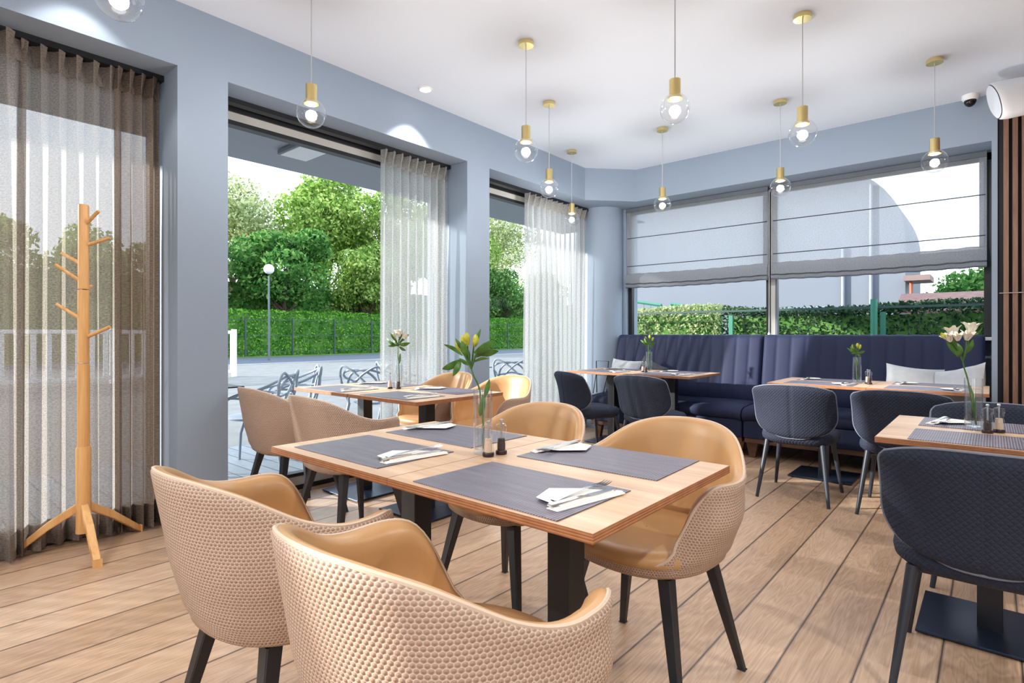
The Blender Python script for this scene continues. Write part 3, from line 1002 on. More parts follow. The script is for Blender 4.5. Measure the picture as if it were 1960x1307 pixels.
def table_top_set(vx, vy, sx, sy, px, py, where, spec, flabel, k=1.0):
    for src, x, y, nmx, g in ((vase0, vx, vy, 'clear glass cylinder vase', 'glass vases'), (salt0, sx, sy, 'salt mill with clear body', 'salt mills'), (pep0, px, py, 'pepper mill with dark filling', 'pepper mills')):
        lab = nmx + ' ' + where
        if place0[0]:
            src.location = (x, y, H + .0005); tag(src, lab, {'v': 'vase', 's': 'salt mill', 'p': 'pepper mill'}['v' if src is vase0 else 's' if src is salt0 else 'p'], g)
        else:
            copy_tree(src, (x, y, H + .0005), 0, lab, g)
    place0[0] = False
    flowers((vx, vy, H), *spec, flabel, k)
table_top_set(-1.252, 1.315, -1.206, 1.292, -1.198, 1.345, 'on the front tables', (FR_ST, FR_LF, FR_BL), 'long leafy stem with yellow green buds in the front vase')
table_top_set(-3.225, 2.52, -3.24, 2.45, -3.19, 2.485, 'on the window tables',
              (SM_ST, SM_LF, [((-2.6, 28.5), (-.3, 1, 0), 3, 1), ((.4, 29.5), (0, 1, 0), 3.2, 1), ((2.6, 28), (.3, 1, .2), 3, 1), ((-1, 30.5, 1), (-.1, 1, 0), 3, 1)]), 'white flowers in the vase on the window tables', 1.25)
table_top_set(-2.665, 5.27, -2.71, 5.22, -2.67, 5.205, 'on the rear left tables', (SM_ST, SM_LF, [((-2.6, 28), (-.3, 1, 0), 2.4, 0), ((.4, 29.5), (0, 1, 0), 2.4, 0), ((2.6, 27.6), (.3, 1, .2), 2.4, 0)]), 'green sprig in the vase on the rear left tables', 1.15)
table_top_set(-.80, 5.08, -.735, 5.12, -.715, 5.07, 'on the rear right tables', (SM_ST, SM_LF, [((-2.6, 28), (-.3, 1, 0), 2.4, 0), ((.4, 28.5), (0, 1, 0), 2.6, 0), ((2.0, 27.6), (.3, 1, .2), 2.6, 0)]), 'small yellow green bunch in the vase on the rear right tables', .98)
table_top_set(-.055, 2.92, .022, 2.905, -.012, 2.865, 'on the right edge table', (LI_ST, LI_LF, LI_BL), 'cream white lilies in the vase on the right edge table', 1.0)

# ------------------------------------------------------------------ beige bucket armchair
def mk_armchair():
    t = empty('bucket_armchair', (0, 0, 0))
    def R0(th):                       # plan radius, th=0 at the back (-y), 180 at the front (+y)
        s, c = math.sin(th), -math.cos(th)
        a = .280; bb = .278
        n_ = 2.35
        return (abs(s / a) ** n_ + abs(c / bb) ** n_) ** (-1 / n_)
    RIM = [(0, .824), (20, .818), (38, .792), (52, .752), (64, .716), (80, .692), (94, .692), (106, .695), (115, .685), (122, .63), (130, .54), (138, .478), (146, .464), (180, .460)]
    def lin(x):
        x = abs(x)
        if x > 180: x = 360 - x
        for (a, b), (c, d) in zip(RIM, RIM[1:]):
            if x <= c: return b + (d - b) * (x - a) / (c - a)
        return RIM[-1][1]
    def rim(deg):
        return sum(lin(deg + o) * w for o, w in ((-8, 1), (-4, 2), (0, 3), (4, 2), (8, 1))) / 9
    nth = 120
    def fz(z, deg, zr=1.0):                   # growth of the plan radius with height
        g = interp(z, [(.402, .58), (.408, .76), (.43, .88), (.48, .945), (.60, .98), (.83, 1.0)])
        lean = .06 * max(0, (z - .47) / .35) * max(0, math.cos(math.radians(deg))) ** 1
        flare = .075 * max(0, (z - .45) / .22) * math.exp(-((deg - 95) / 28) ** 2)
        # top of the back draws in a little
        draw = -.03 * max(0, (z - .62) / .2) * math.exp(-((deg - 42) / 26) ** 2)
        wr = math.exp(-((deg - 100) / 38) ** 2)
        draw -= .13 * wr * smoothstep(zr - .13, zr, z) if zr > .52 else 0
        return g + lean / .28 + flare / .29 + draw
    out = []; uvo = []; inn = []; uvi = []; rimline = []
    acc = 0; last = None
    for i in range(nth + 1):
        th = 2 * PI * i / nth - PI
        deg = abs(math.degrees(th))
        zr = rim(deg)
        r0 = R0(th)
        sgn = th
        p0 = Vector((math.sin(sgn) * r0, -math.cos(sgn) * r0, 0))
        if last is not None: acc += (p0 - last).length
        last = p0
        d = p0.normalized()
        row = []; ur = []
        zs = [.402, .405, .410, .420, .432, .445] + [.448 + (zr - .448) * k / 12 for k in range(1, 13)]
        L = 0; lp = None
        for z in zs:
            p = d * (r0 * fz(z, deg, zr)) + Vector((0, 0, z))
            if lp is not None: L += (p - lp).length
            lp = p
            row.append(p); ur.append((acc, L))
        # rounded lip
        tk = interp(deg, [(0, .034), (60, .042), (104, .05), (117, .038), (128, .020), (142, .010)])
        top = row[-1]
        rl = top - d * (tk * .18) + Vector((0, 0, tk * .16))
        rimline.append(rl)
        row.append(top - d * (tk * .08) + Vector((0, 0, tk * .10))); ur.append((acc, L + .006))
        row.append(rl); ur.append((acc, L + .012))
        out.append(row); uvo.append(ur)
        row2 = [rl, top - d * (tk * .45) + Vector((0, 0, tk * .22)), top - d * (tk * .8) + Vector((0, 0, tk * .06))]
        zi = max(.4605, top.z - tk * .25)
        for k in range(9):
            z = zi + (.452 - zi) * k / 8
            rr = (r0 * fz(max(z, .44), deg, zr) - tk)
            row2.append(d * rr + Vector((0, 0, z)))
        row2.append(d * (r0 * .72) + Vector((0, 0, .445)))
        inn.append(row2)
    # underside disc
    b = MB().grid(out, 0, uvo)
    o0 = len(b.v)
    c = len(b.v); b.v.append((0, 0, .399))
    nv = len(out[0])
    for i in range(nth):
        b.f.append((c, (i + 1) * nv, i * nv)); b.mi.append(0)
        b.uv[len(b.f) - 1] = [(0, 0), (.01, .05), (0, .05)]
    b.build('outer_shell', M['hexfab'], t, True, angle=75)
    b = MB().grid(inn)
    b.build('inner_shell', M['leather'], t, True, angle=75)
    MB().tube(rimline[:-1], .0045, 6, closed=True).build('piping', M['piping'], t, True)
    # seat cushion
    P = []
    for i in range(72):
        th = 2 * PI * i / 72
        r0 = R0(th); d = Vector((math.sin(th), -math.cos(th), 0))
        dg = min(math.degrees(th), 360 - math.degrees(th))
        tkk = interp(dg, [(100, .05), (142, .016), (180, .012)])
        rr = r0 - tkk
        P.append([d * (rr * f) + Vector((0, 0, z)) for f, z in ((.97, .456), (1.0, .468), (.995, .484), (.95, .497), (.80, .502), (.5, .498), (.2, .496), (.01, .495))])
    MB().grid(P, closeu=True).build('seat_cushion', M['leather'], t, True, angle=75)
    for sx in (-1, 1):
        for y0, y1 in ((-.145, -.235), (.15, .225)):
            b = MB()
            top = Vector((sx * .15, y0, .415)); bot = Vector((sx * .235, y1, 0))
            P = []
            for f in (0, 1):
                c = top.lerp(bot, f); w = .021 if f == 0 else .0115
                P.append([c + Vector((a * w, b_ * w, 0)) for a, b_ in ((-1, -1), (1, -1), (1, 1), (-1, 1))])
            b.grid(P, closev=True)
            b.f += [(3, 2, 1, 0), (4, 5, 6, 7)]; b.mi += [0, 0]
            b.build('leg', M['leg_black'], t, bevel=.003)
    return t
ac = mk_armchair()
ARM = [(-.800, .765, 0, 'beige bucket armchair closest to the camera, back towards us, cropped at the bottom'),
       (-1.462, .785, 1, 'beige bucket armchair second from the front, left of the closest one'),
       (-.895, 1.75, 178, 'tan armchair facing us across the right end of the front tables'),
       (-1.555, 1.80, 180, 'tan armchair facing us behind the vase of the front tables'),
       (-2.75, 1.815, 0, 'beige armchair with its back to us at the right of the window tables'),
       (-3.42, 1.835, 0, 'beige armchair with its back to us at the left of the window tables'),
       (-2.83, 3.03, 180, 'tan armchair on the far right side of the window tables'),
       (-3.44, 3.02, 180, 'tan armchair on the far left side of the window tables by the curtain')]
for i, (x, y, a, l) in enumerate(ARM):
    if i == 0:
        ac.location = (x, y, 0); ac.rotation_euler = (0, 0, R(a))
        tag(ac, l, 'armchair', 'beige bucket armchairs')
    else:
        copy_tree(ac, (x, y, 0), R(a), l, 'beige bucket armchairs')

# ------------------------------------------------------------------ navy chair
def mk_navy():
    t = empty('upholstered_chair', (0, 0, 0))
    nu, nw = 40, 24
    def hw(w):
        v = .262
        if w > .86:
            q = (w - .86) / .14; v = .262 - .06 * (1 - math.sqrt(max(0, 1 - q * q)))
        if w < .46:
            q = (.46 - w) / .46; v = .262 - .095 * q ** 2.6
            if w < .12:
                q2 = (.12 - w) / .12; v -= .05 * (1 - math.sqrt(max(0, 1 - q2 * q2)))
        return v
    def mid(u, w):
        X = hw(w) * u
        z = .435 + w * .37
        z += -.016 * abs(u) ** 3 * max(0, w - .5) * 2 + .02 * abs(u) ** 3 * max(0, .5 - w) * 2
        k = 1.55 * (.55 + .45 * math.sin(PI * min(1, w * 1.0 + .1)))
        y = -.235 + k * X * X - .055 * w
        return Vector((X, y, z)), k
    def face(sg, th=.021):
        P = []; UV = []
        for i in range(nu + 1):
            row = []; ur = []
            for j in range(nw + 1):
                u = -1 + 2 * i / nu; w = j / nw
                p, k = mid(u, w)
                n_ = Vector((-2 * k * p.x, 1, .15)).normalized()
                e = (max(0, 1 - abs(u) ** 6) * max(0, 1 - abs(2 * w - 1) ** 8)) ** .5
                crease = .006 * math.exp(-(p.x / .006) ** 2) if sg < 0 else 0
                p = p + n_ * sg * (th * e - crease)
                row.append(p); ur.append((p.x, p.z))
            P.append(row); UV.append(ur)
        return P, UV
    P, UV = face(-1); P2, UV2 = face(1)
    MB().grid(P, 0, UV).build('backrest_outer', M['quilt'], t, True, angle=80)
    MB().grid([r_ for r_ in P2][::-1], 0, UV2[::-1]).build('backrest_inner', M['quilt'], t, True, angle=80)
    edge = [mid(-1 + 2 * i / nu, 0)[0] for i in range(nu + 1)] + [mid(1, j / nw)[0] for j in range(1, nw + 1)] + \
           [mid(1 - 2 * i / nu, 1)[0] for i in range(1, nu + 1)] + [mid(-1, 1 - j / nw)[0] for j in range(1, nw)]
    MB().tube(edge, .0045, 6, closed=True).build('piping', M['navypipe'], t, True)
    # centre seam piping on the back
    MB().tube([P[nu // 2][j] + Vector((0, .001, 0)) for j in range(1, nw)], .002, 5).build('seam', M['navyfab'], t)
    # seat: rounded pad
    Q = []; UQ = []
    for i in range(60):
        th = 2 * PI * i / 60
        s, c = math.sin(th), math.cos(th)
        n_ = 3.2
        a = .243 if c > -.2 else .243 - .02 * (-c - .2)
        r0 = (abs(s / a) ** n_ + abs(c / .235) ** n_) ** (-1 / n_)
        d = Vector((s, c, 0)) * r0
        pr = [(.75, .385), (.90, .392), (.985, .41), (1.0, .43), (.985, .452), (.93, .47), (.75, .482), (.4, .484), (.01, .484)]
        Q.append([d * f + Vector((0, .01, z)) for f, z in pr])
        UQ.append([((d * f).x, (d * f).y + z) for f, z in pr])
    Q.append(Q[0]); UQ.append(UQ[0])
    MB().grid(Q, 0, UQ).build('seat', M['quilt'], t, True, angle=80)
    MB().box(-.17, -.16, .375, .17, .17, .395).build('seat_frame', M['navyleg'], t, bevel=.01)
    for sx in (-1, 1):
        for y0, y1 in ((-.165, -.245), (.17, .245)):
            MB().tube([(sx * .175, y0, .40), (sx * .225, y1, 0)], [.0185, .0105], 14).build('leg', M['navyleg'], t, True, angle=50)
    return t
nc = mk_navy()
NAVY = [(-1.045, 4.40, 1, 'navy quilted chair pushed to the left end of the rear right tables'),
        (-.43, 4.40, 0, 'navy quilted chair partly hidden at the right of the rear right tables'),
        (-.02, 2.40, 0, 'large navy quilted chair at the right edge, nearest the camera'),
        (.02, 3.42, 180, 'dark quilted chair facing us behind the lily table'),
        (-2.24, 4.52, -6, 'navy quilted chair at the right of the rear left tables'),
        (-2.89, 4.50, -24, 'navy quilted chair turned slightly at the left of the rear left tables')]
for i, (x, y, a, l) in enumerate(NAVY):
    if i == 0:
        nc.location = (x, y, 0); nc.rotation_euler = (0, 0, R(a)); tag(nc, l, 'chair', 'navy quilted chairs')
    else:
        copy_tree(nc, (x, y, 0), R(a), l, 'navy quilted chairs')

# ------------------------------------------------------------------ coat rack
t = empty('coat_rack', (-3.66, .775, 0), 0, 'tall light wooden coat rack with angled pegs before the left curtain', 'coat rack')
MB().lathe([(.034, .10), (.034, .545), (.031, .555)], 24).build('lower_pole', M['rack_wood'], t, True)
MB().lathe([(.028, .555), (.0275, .995)], 20).build('middle_pole', M['rack_wood'], t, True)
MB().lathe([(.0265, 1.0), (.026, 1.385)], 20).build('upper_pole', M['rack_wood'], t, True)
MB().lathe([(.025, 1.39), (.0245, 1.83), (.022, 1.838)], 20).build('top_pole', M['rack_wood'], t, True)
for ang in (-2, 112, 238):
    a = R(ang); d = Vector((math.cos(a), math.sin(a), 0)); s = Vector((-d.y, d.x, 0))
    P = []
    for f, z, w, h in ((.02, .235, .017, .028), (.15, .15, .018, .026), (.29, .035, .017, .022), (.315, .018, .015, .018)):
        c = d * f + Vector((0, 0, z))
        P.append([c - s * w - Vector((0, 0, h)) * .8, c + s * w - Vector((0, 0, h)) * .8, c + s * w + Vector((0, 0, h)), c - s * w + Vector((0, 0, h))])
    b = MB().grid(P, closev=True)
    b.f += [(3, 2, 1, 0), (12, 13, 14, 15)]; b.mi += [0, 0]
    b.build('leg', M['rack_wood'], t, bevel=.006)
for z0, rr, dz, dep in ((1.735, .095, .065, -.02), (1.625, .125, .04, .02), (1.525, -.14, .06, .03), (1.435, -.11, .08, -.05), (1.385, -.05, .03, .12), (1.235, -.12, .075, -.03), (1.135, .14, .055, 0)):
    d = RV * rr + DV * dep
    MB().tube([d.normalized() * .015 + Vector((0, 0, z0)), d + Vector((0, 0, z0 + dz))], [.0095, .0085], 10).build('peg', M['rack_wood'], t, True)

# ------------------------------------------------------------------ pendant lamps
def mk_pendant():
    t = empty('pendant_lamp', (0, 0, 0))       # origin at globe centre
    top = ZC - 2.36
    MB().lathe([(.05, top - .028), (.05, top - .001)], 28).build('canopy', M['brass'], t, True)
    MB().tube([(0, 0, .135), (0, 0, top - .028)], .0032, 6).build('cord', M['cord'], t, True)
    MB().lathe([(.012, .16), (.03, .155), (.03, .066), (.038, .063), (.038, .05)], 24, capb=True, capt=False).build('socket', M['brass'], t, True)
    P = [(.079 * math.sin(q), .079 * math.cos(q)) for q in [R(24) + (PI - R(24)) * k / 22 for k in range(23)]]
    P[-1] = (.0005, -.079)
    MB().lathe(P, 32, capb=False, capt=False).build('globe', M['globe_glass'], t, True, angle=80)
    MB().lathe([(.001, .044), (.02, .044), (.026, .052), (.026, .06), (.001, .062)], 20, capb=False, capt=False).build('bulb', M['lamp_emit'], t, True)
    L = bpy.data.lights.new('lamp_glow', 'POINT')
    L.energy = PEND_W; L.color = (1, .96, .92); L.shadow_soft_size = .03
    o = bpy.data.objects.new('lamp_glow', L); COL.objects.link(o); o.parent = t; o.location = (0, 0, .015)
    return t
PEND_W = 14
pn = mk_pendant()
PEN = [(-2.322, 2.85, 'brass pendant lamp with clear globe, left of centre near the downlight'), (-2.78, 3.715, 'brass pendant lamp hanging second deepest along the window side'),
       (-3.33, 4.845, 'smallest looking pendant lamp, before the pale curtain by the column'), (-2.328, 4.868, 'brass pendant lamp hanging before the left blind'),
       (-.863, 3.69, 'brass pendant lamp with its canopy at the top right of the ceiling'), (-1.318, 4.924, 'brass pendant lamp hanging where the two blinds meet'),
       (-.302, 4.888, 'rightmost brass pendant lamp, before the right blind'), (-2.828, 1.611, 'brass pendant lamp hanging before the middle window'),
       (-1.289, 2.846, 'pendant lamp in the upper centre with its cord leaving the frame'), (-2.379, .607, 'pendant globe cut by the top edge at the upper left')]
for i, (x, y, l) in enumerate(PEN):
    if i == 0:
        pn.location = (x, y, 2.36); tag(pn, l, 'pendant lamp', 'brass globe pendant lamps')
    else:
        copy_tree(pn, (x, y, 2.36), 0, l, 'brass globe pendant lamps')

# ------------------------------------------------------------------ downlights
def downlight(x, y, w, label, ang=88):
    t = empty('ceiling_downlight', (x, y, ZC), 0, label, 'ceiling light', 'recessed ceiling downlights')
    MB().lathe([(.035, -.003), (.045, -.012), (.052, -.010), (.055, -.001)], 28, capb=False, capt=False).build('trim_ring', M['white'], t, True)
    MB().lathe([(.001, -.006), (.034, -.006)], 20, capb=False, capt=False).build('lens', M['down_emit'], t)
    L = bpy.data.lights.new('spot', 'SPOT'); L.energy = w; L.spot_size = R(ang); L.spot_blend = .35; L.shadow_soft_size = .02; L.color = (1, .96, .9)
    o = bpy.data.objects.new('spot', L); COL.objects.link(o); o.parent = t; o.location = (0, 0, -.03)
DOWN_W = 50
downlight(-3.36, 2.88, DOWN_W, 'small bright ceiling downlight above the middle window header')
downlight(-3.36, .72, DOWN_W * .38, 'ceiling downlight above the left curtain header')
for x, y in ((1.2, 1.2), (1.2, -1.2), (-1.2, -1.2), (-2.6, -1.2), (1.2, 3.4), (2.6, 0), (0, -2.4)):  # unseen downlights, added to fill the room with light
    downlight(x, y, DOWN_W * 2.0, 'added fill downlight on the unseen part of the ceiling', 130)

# ------------------------------------------------------------------ dome camera and loudspeaker
t = empty('dome_camera', (-.13, 5.80, ZC), 0, 'small black dome security camera on the ceiling edge beside the loudspeaker', 'security camera')
MB().lathe([(.055, -.001), (.055, -.03), (.045, -.045)], 28).build('mount', M['white'], t, True)
MB().lathe([(.04, -.04), (.04, -.06), (.03, -.08), (.014, -.092), (.001, -.095)], 24, capb=False, capt=False).build('dome', plain('black_gloss_dome', srgb(14, 14, 18), .08), t, True)
t = empty('loudspeaker', (.015, 5.30, 2.82), 0, 'white wall loudspeaker high up at the top right above the slats', 'loudspeaker')
sec = []
def sq(a, h, w, x_, sk=0):
    return [Vector((x_, math.cos(q) * w + sk, math.sin(q) * h)) for q in [2 * PI * k / 40 for k in range(40)]]
def lens(w, h, x_, n_=1.0):
    pts = []
    for k in range(40):
        q = 2 * PI * k / 40
        y = math.copysign(abs(math.cos(q)) ** .8, math.cos(q)) * w
        z = math.copysign(abs(math.sin(q)) ** 1.25, math.sin(q)) * h
        pts.append(Vector((x_, y, z)))
    return pts
rowsS = [lens(.078, .15, 0), lens(.085, .16, .012), lens(.088, .165, .05), lens(.086, .16, .18), lens(.075, .145, .30), lens(.05, .10, .35)]
b = MB().grid([[tuple(p) for p in r_] for r_ in rowsS], closev=True)
b.f.append(tuple(5 * 40 + k for k in range(40))); b.mi.append(0)
body = b.build('cabinet', M['white'], t, True, angle=60)
rowsG = [[(p.x - .004, p.y * f, p.z * f) for p in lens(.074, .145, 0)] for f in (1, .6, .02)]
MB().grid(rowsG, closev=True).build('grille', plain('speaker_grille', srgb(206, 212, 220), .6, bmp=.002, bscale=500), t, True)
for ch in t.children:
    ch.rotation_euler = (R(-28), R(-6), R(20))
MB().tube([(.18, .02, .05), (.22, .06, .2), (.22, .06, .288)], .012, 8).build('bracket', M['white'], t)

# ------------------------------------------------------------------ terrace and street
def leafmesh(name, pts, nrm, size, mat, parent=None, seed=0, var=.5):
    rng = np.random.default_rng(seed)
    n = len(pts)
    d = rng.normal(size=(n, 3)); d /= np.linalg.norm(d, axis=1)[:, None]
    nn = nrm + .9 * rng.normal(size=(n, 3)); nn /= np.linalg.norm(nn, axis=1)[:, None]
    a = np.cross(nn, d); a /= np.linalg.norm(a, axis=1)[:, None] + 1e-9
    b = np.cross(nn, a)
    s = size * (1 + var * (rng.random(n) - .5))[:, None]
    V = np.stack([pts - a * s, pts - b * s * .5, pts + a * s, pts + b * s * .5], 1).reshape(-1, 3)
    me = bpy.data.meshes.new(name)
    me.vertices.add(4 * n); me.loops.add(4 * n); me.polygons.add(n)
    me.vertices.foreach_set('co', V.astype(np.float32).ravel())
    me.loops.foreach_set('vertex_index', np.arange(4 * n, dtype=np.int32))
    me.polygons.foreach_set('loop_start', np.arange(0, 4 * n, 4, dtype=np.int32))
    me.update(calc_edges=True)
    me.materials.append(mat)
    o = bpy.data.objects.new(name, me)
    COL.objects.link(o)
    if parent: o.parent = parent
    return o
def leafmat(name, c1, c2, c3, scale=1.2):
    m = bpy.data.materials.new(name); m.use_nodes = True
    nt = m.node_tree; nt.nodes.clear()
    o = nt.nodes.new('ShaderNodeOutputMaterial')
    g = nt.nodes.new('ShaderNodeNewGeometry')
    n1 = N(nt, 'ShaderNodeTexNoise', i_Scale=scale, i_Detail=6.0); nt.links.new(g.outputs['Position'], n1.inputs['Vector'])
    f = math_(nt, 'ADD', math_(nt, 'MULTIPLY', n1.outputs[0], .6), math_(nt, 'MULTIPLY', g.outputs['Random Per Island'], .4))
    c = ramp(nt, f, [(.3, c1), (.5, c2), (.72, c3)])
    df = nt.nodes.new('ShaderNodeBsdfDiffuse'); tl = nt.nodes.new('ShaderNodeBsdfTranslucent')
    nt.links.new(c, df.inputs[0]); nt.links.new(c, tl.inputs[0])
    mx = nt.nodes.new('ShaderNodeMixShader'); mx.inputs[0].default_value = .35
    nt.links.new(df.outputs[0], mx.inputs[1]); nt.links.new(tl.outputs[0], mx.inputs[2]); nt.links.new(mx.outputs[0], o.inputs[0])
    return m
M['lf_bright'] = leafmat('sunny_foliage', srgb(92, 128, 52), srgb(142, 176, 84), srgb(196, 214, 136))
M['lf_dark'] = leafmat('deep_foliage', srgb(44, 92, 44), srgb(84, 134, 66), srgb(140, 182, 100))
M['lf_hedge'] = leafmat('hedge_foliage', srgb(50, 108, 34), srgb(94, 156, 50), srgb(150, 200, 88), 2.0)
M['lf_pale'] = leafmat('pale_foliage', srgb(122, 140, 92), srgb(168, 180, 128), srgb(208, 214, 168))
M['lf_climb'] = leafmat('dark_climber_foliage', srgb(34, 56, 42), srgb(62, 90, 62), srgb(120, 142, 108), 2.5)
M['bark'] = plain('grey_brown_bark', srgb(84, 72, 62), .9, var=.3, scale=8, bmp=.02, bscale=20)

struct(MB().box(-5.95, -6, -.12, -4.0, 12, -.01).build('terrace_deck', M['deck']))
pav = plain('pale_street_paving', srgb(118, 118, 116), .8, var=.12, scale=3)
struct(MB().box(-24.2, -40, -.3, -5.95, 60, -.15).build('paved_square', pav))
struct(MB().box(-32.6, -60, -.3, -24.2, 90, -.2).build('street_road', plain('grey_asphalt', srgb(92, 98, 110), .85, var=.08)))
struct(MB().box(-24.3, -60, -.3, -24.1, 90, -.12).build('street_kerb', plain('kerb_stone', srgb(170, 168, 166), .8)))
struct(MB().box(-120, -60, -.3, -32.6, 120, -.14).build('verge_ground', plain('grass_ground', srgb(90, 120, 60), .9, var=.2, scale=1)))
struct(MB().box(-5.95, 6.6, -.3, 30, 60, -.14).build('yard_ground', plain('yard_gravel', srgb(150, 148, 140), .9, var=.15)))
can = struct(MB().box(-5.70, -6, 2.90, -4.1, 8.0, 3.15).build('canopy_soffit', plain('grey_canopy_paint', srgb(160, 164, 172), .8, var=.02)))
t = empty('terrace_light', (-4.9, 2.72, 2.90), 0, 'flat rectangular light fitting under the terrace canopy', 'outdoor light')
MB().box(-.22, -.15, -.05, .22, .15, -.008).build('housing', M['grey_frame'], t, bevel=.004)
MB().box(-.20, -.13, -.056, .20, .13, -.049).build('diffuser', M['white'], t)

rng = np.random.default_rng(7)
def hedge(x0, x1, y0, y1, z0, z1, n, size, mat, name, label, seed):
    rng = np.random.default_rng(seed)
    t = empty(name, ((x0 + x1) / 2, (y0 + y1) / 2, 0), 0, label, 'hedge')
    o = MB().box(x0 - t.location.x + .12, y0 - t.location.y + .05, z0, x1 - t.location.x - .12, y1 - t.location.y - .05, z1 - .14).build('inner_growth', M['lf_dark'], t)
    k = rng.random(n)
    pts = np.empty((n, 3)); nr = np.zeros((n, 3))
    pts[:, 0] = x0 + (x1 - x0) * rng.random(n); pts[:, 1] = y0 + (y1 - y0) * rng.random(n); pts[:, 2] = z0 + (z1 - z0) * rng.random(n)
    # push towards the faces seen from the room
    front = k < .62; top = (k >= .62) & (k < .8)
    if (x1 - x0) < (y1 - y0):
        pts[front, 0] = x1 - .16 * rng.random(front.sum()) ** 2; nr[front, 0] = 1
    else:
        pts[front, 1] = y0 + .16 * rng.random(front.sum()) ** 2; nr[front, 1] = -1
    pts[top, 2] = z1 - .12 * rng.random(top.sum()) + .05 * np.sin(pts[top, 1] * 3 + pts[top, 0] * 2); nr[top, 2] = 1
    pts[:, 0] -= t.location.x; pts[:, 1] -= t.location.y
    leafmesh('foliage', pts, nr, size, mat, t, seed)
    return t
hedge(-34.2, -33.2, 0, 56, -.14, 2.62, 30000, .085, M['lf_hedge'], 'clipped_hedge', 'long clipped green hedge across the street beyond the terrace', 3)
hedge(-39.4, -38.0, -4, 62, -.14, 4.6, 26000, .15, M['lf_dark'], 'shrub_belt', 'taller dark shrubbery rising right behind the clipped hedge', 4)
# street fence in front of the hedge
t = empty('street_fence', (-32.9, 22, -.14), 0, 'thin dark metal fence posts and rails in front of the long hedge', 'fence')
fm = plain('dark_green_metal', srgb(46, 70, 66), .5)
for k in range(15):
    y = -19 + k * 2.9
    MB().box(-.04, y - .04, 0, .04, y + .04, 2.3).build('post', fm, t)
for z in (.25, 1.2, 2.15):
    MB().box(-.015, -20, z, .015, 22.5, z + .03).build('rail', fm, t)
# lamp post
t = empty('street_lamp', (-28.6, 13.9, -.2), 0, 'white globe street lamp standing in front of the round dark tree', 'street lamp')
MB().tube([(0, 0, 0), (0, 0, 4.4)], [.06, .045], 10).build('pole', plain('grey_pole', srgb(96, 108, 112), .5), t, True)
MB().lathe([(.26 * math.sin(PI * k / 14) + .001, -.26 * math.cos(PI * k / 14) + 4.75) for k in range(15)], 20).build('globe', M['white'], t, True)
# white railing
t = empty('white_railing', (-17.8, 3.0, -.15), 0, 'white slatted railing on the square seen through the left curtain', 'railing')
MB().box(-.04, -5, 1.32, .04, 4.6, 1.42).build('top_rail', M['white'], t)
MB().box(-.04, -5, .12, .04, 4.6, .2).build('bottom_rail', M['white'], t)
for k in range(33):
    y = -5 + k * .295
    MB().box(-.02, y, .2, .02, y + .11, 1.32).build('baluster', M['white'], t)
for y in (-5, -1.8, 1.4, 4.55):
    MB().box(-.06, y - .06, 0, .06, y + .06, 1.46).build('post', M['white'], t)

def tree(x, y, h, crown, label, mat, n=9000, size=.16, seed=0, trunk_r=.18, sparse=.0, fork=5, name='leafy_tree'):
    rng = np.random.default_rng(seed)
    t = empty(name, (x, y, -.14), 0, label, 'tree', 'trees beyond the hedge')
    ch = crown[2]                      # crown centre height
    rx, rz = crown[0], crown[1]
    nb = 26
    B = []
    while len(B) < nb:
        p = rng.uniform(-1, 1, 3)
        if np.linalg.norm(p) < 1: B.append((p * np.array([rx, rx, rz]) * .8 + np.array([0, 0, ch]), rng.uniform(.28, .48)))
    per = n // nb
    pts = []; nr = []
    for c, s in B:
        d = rng.normal(size=(per, 3)); d /= np.linalg.norm(d, axis=1)[:, None]
        r_ = (.55 + .5 * rng.random(per) ** .6)[:, None]
        pts.append(c + d * r_ * s * np.array([rx, rx, rz * .9]) * .9); nr.append(d)
    pts = np.concatenate(pts); nr = np.concatenate(nr)
    leafmesh('foliage', pts, nr, size, mat, t, seed)
    b = MB()
    b.tube([(0, 0, 0), (.05, .05, ch * .35), (0, .0, ch * .62)], [trunk_r, trunk_r * .8, trunk_r * .6], 9)
    rnd = random.Random(seed)
    for k in range(fork * 2):
        c, s = B[k]
        st = Vector((0, 0, ch * rnd.uniform(.35, .62)))
        e = Vector(c); mdl = st.lerp(e, .5) + Vector((0, 0, -.1 * rz))
        b.tube([st, mdl, e], [trunk_r * .5, trunk_r * .3, trunk_r * .08], 6)
    b.build('trunk', M['bark'], t, True)
    return t
tree(-35.6, 18.3, 8, (3.6, 2.7, 6.0), 'round dark green tree behind the street lamp and hedge', M['lf_dark'], 14000, .16, 1, .24, name='round_tree')
tree(-45, 19.0, 13, (4.4, 4.4, 9.2), 'tall pale green tree behind the round one, left of it', M['lf_pale'], 10000, .17, 2)
tree(-44.5, 27, 14, (5.4, 6.2, 9.6), 'tall sunlit tree in the middle of the middle window', M['lf_bright'], 20000, .19, 4)
tree(-40, 37.5, 14, (5.0, 6.0, 9.2), 'broad bright green tree at the right of the middle window', M['lf_bright'], 18000, .18, 5)
tree(-40.3, 30.0, 14, (4.2, 6.0, 9.4), 'bright green tree crowding the middle curtain edge', M['lf_bright'], 16000, .18, 15)
tree(-37.0, 25.6, 8, (3.2, 3.2, 5.2), 'bushy tree just above the hedge right of the round tree', M['lf_bright'], 12000, .15, 6)
tree(-39, 13.0, 9, (3.4, 3.2, 5.2), 'loose light tree at the left edge of the middle window', M['lf_pale'], 8000, .15, 9)
tree(-37.5, 41.5, 8, (3.2, 3.4, 5.4), 'dark bushy tree in the narrow far window', M['lf_dark'], 10000, .16, 10)
tree(-46, 51, 14, (5.4, 5.4, 11.0), 'tall airy tree at the top of the narrow far window', M['lf_pale'], 12000, .18, 11)
tree(-38.5, 48.5, 9, (3.6, 3.2, 5.2), 'bright bush beside the dark tree in the far window', M['lf_bright'], 9000, .17, 12)
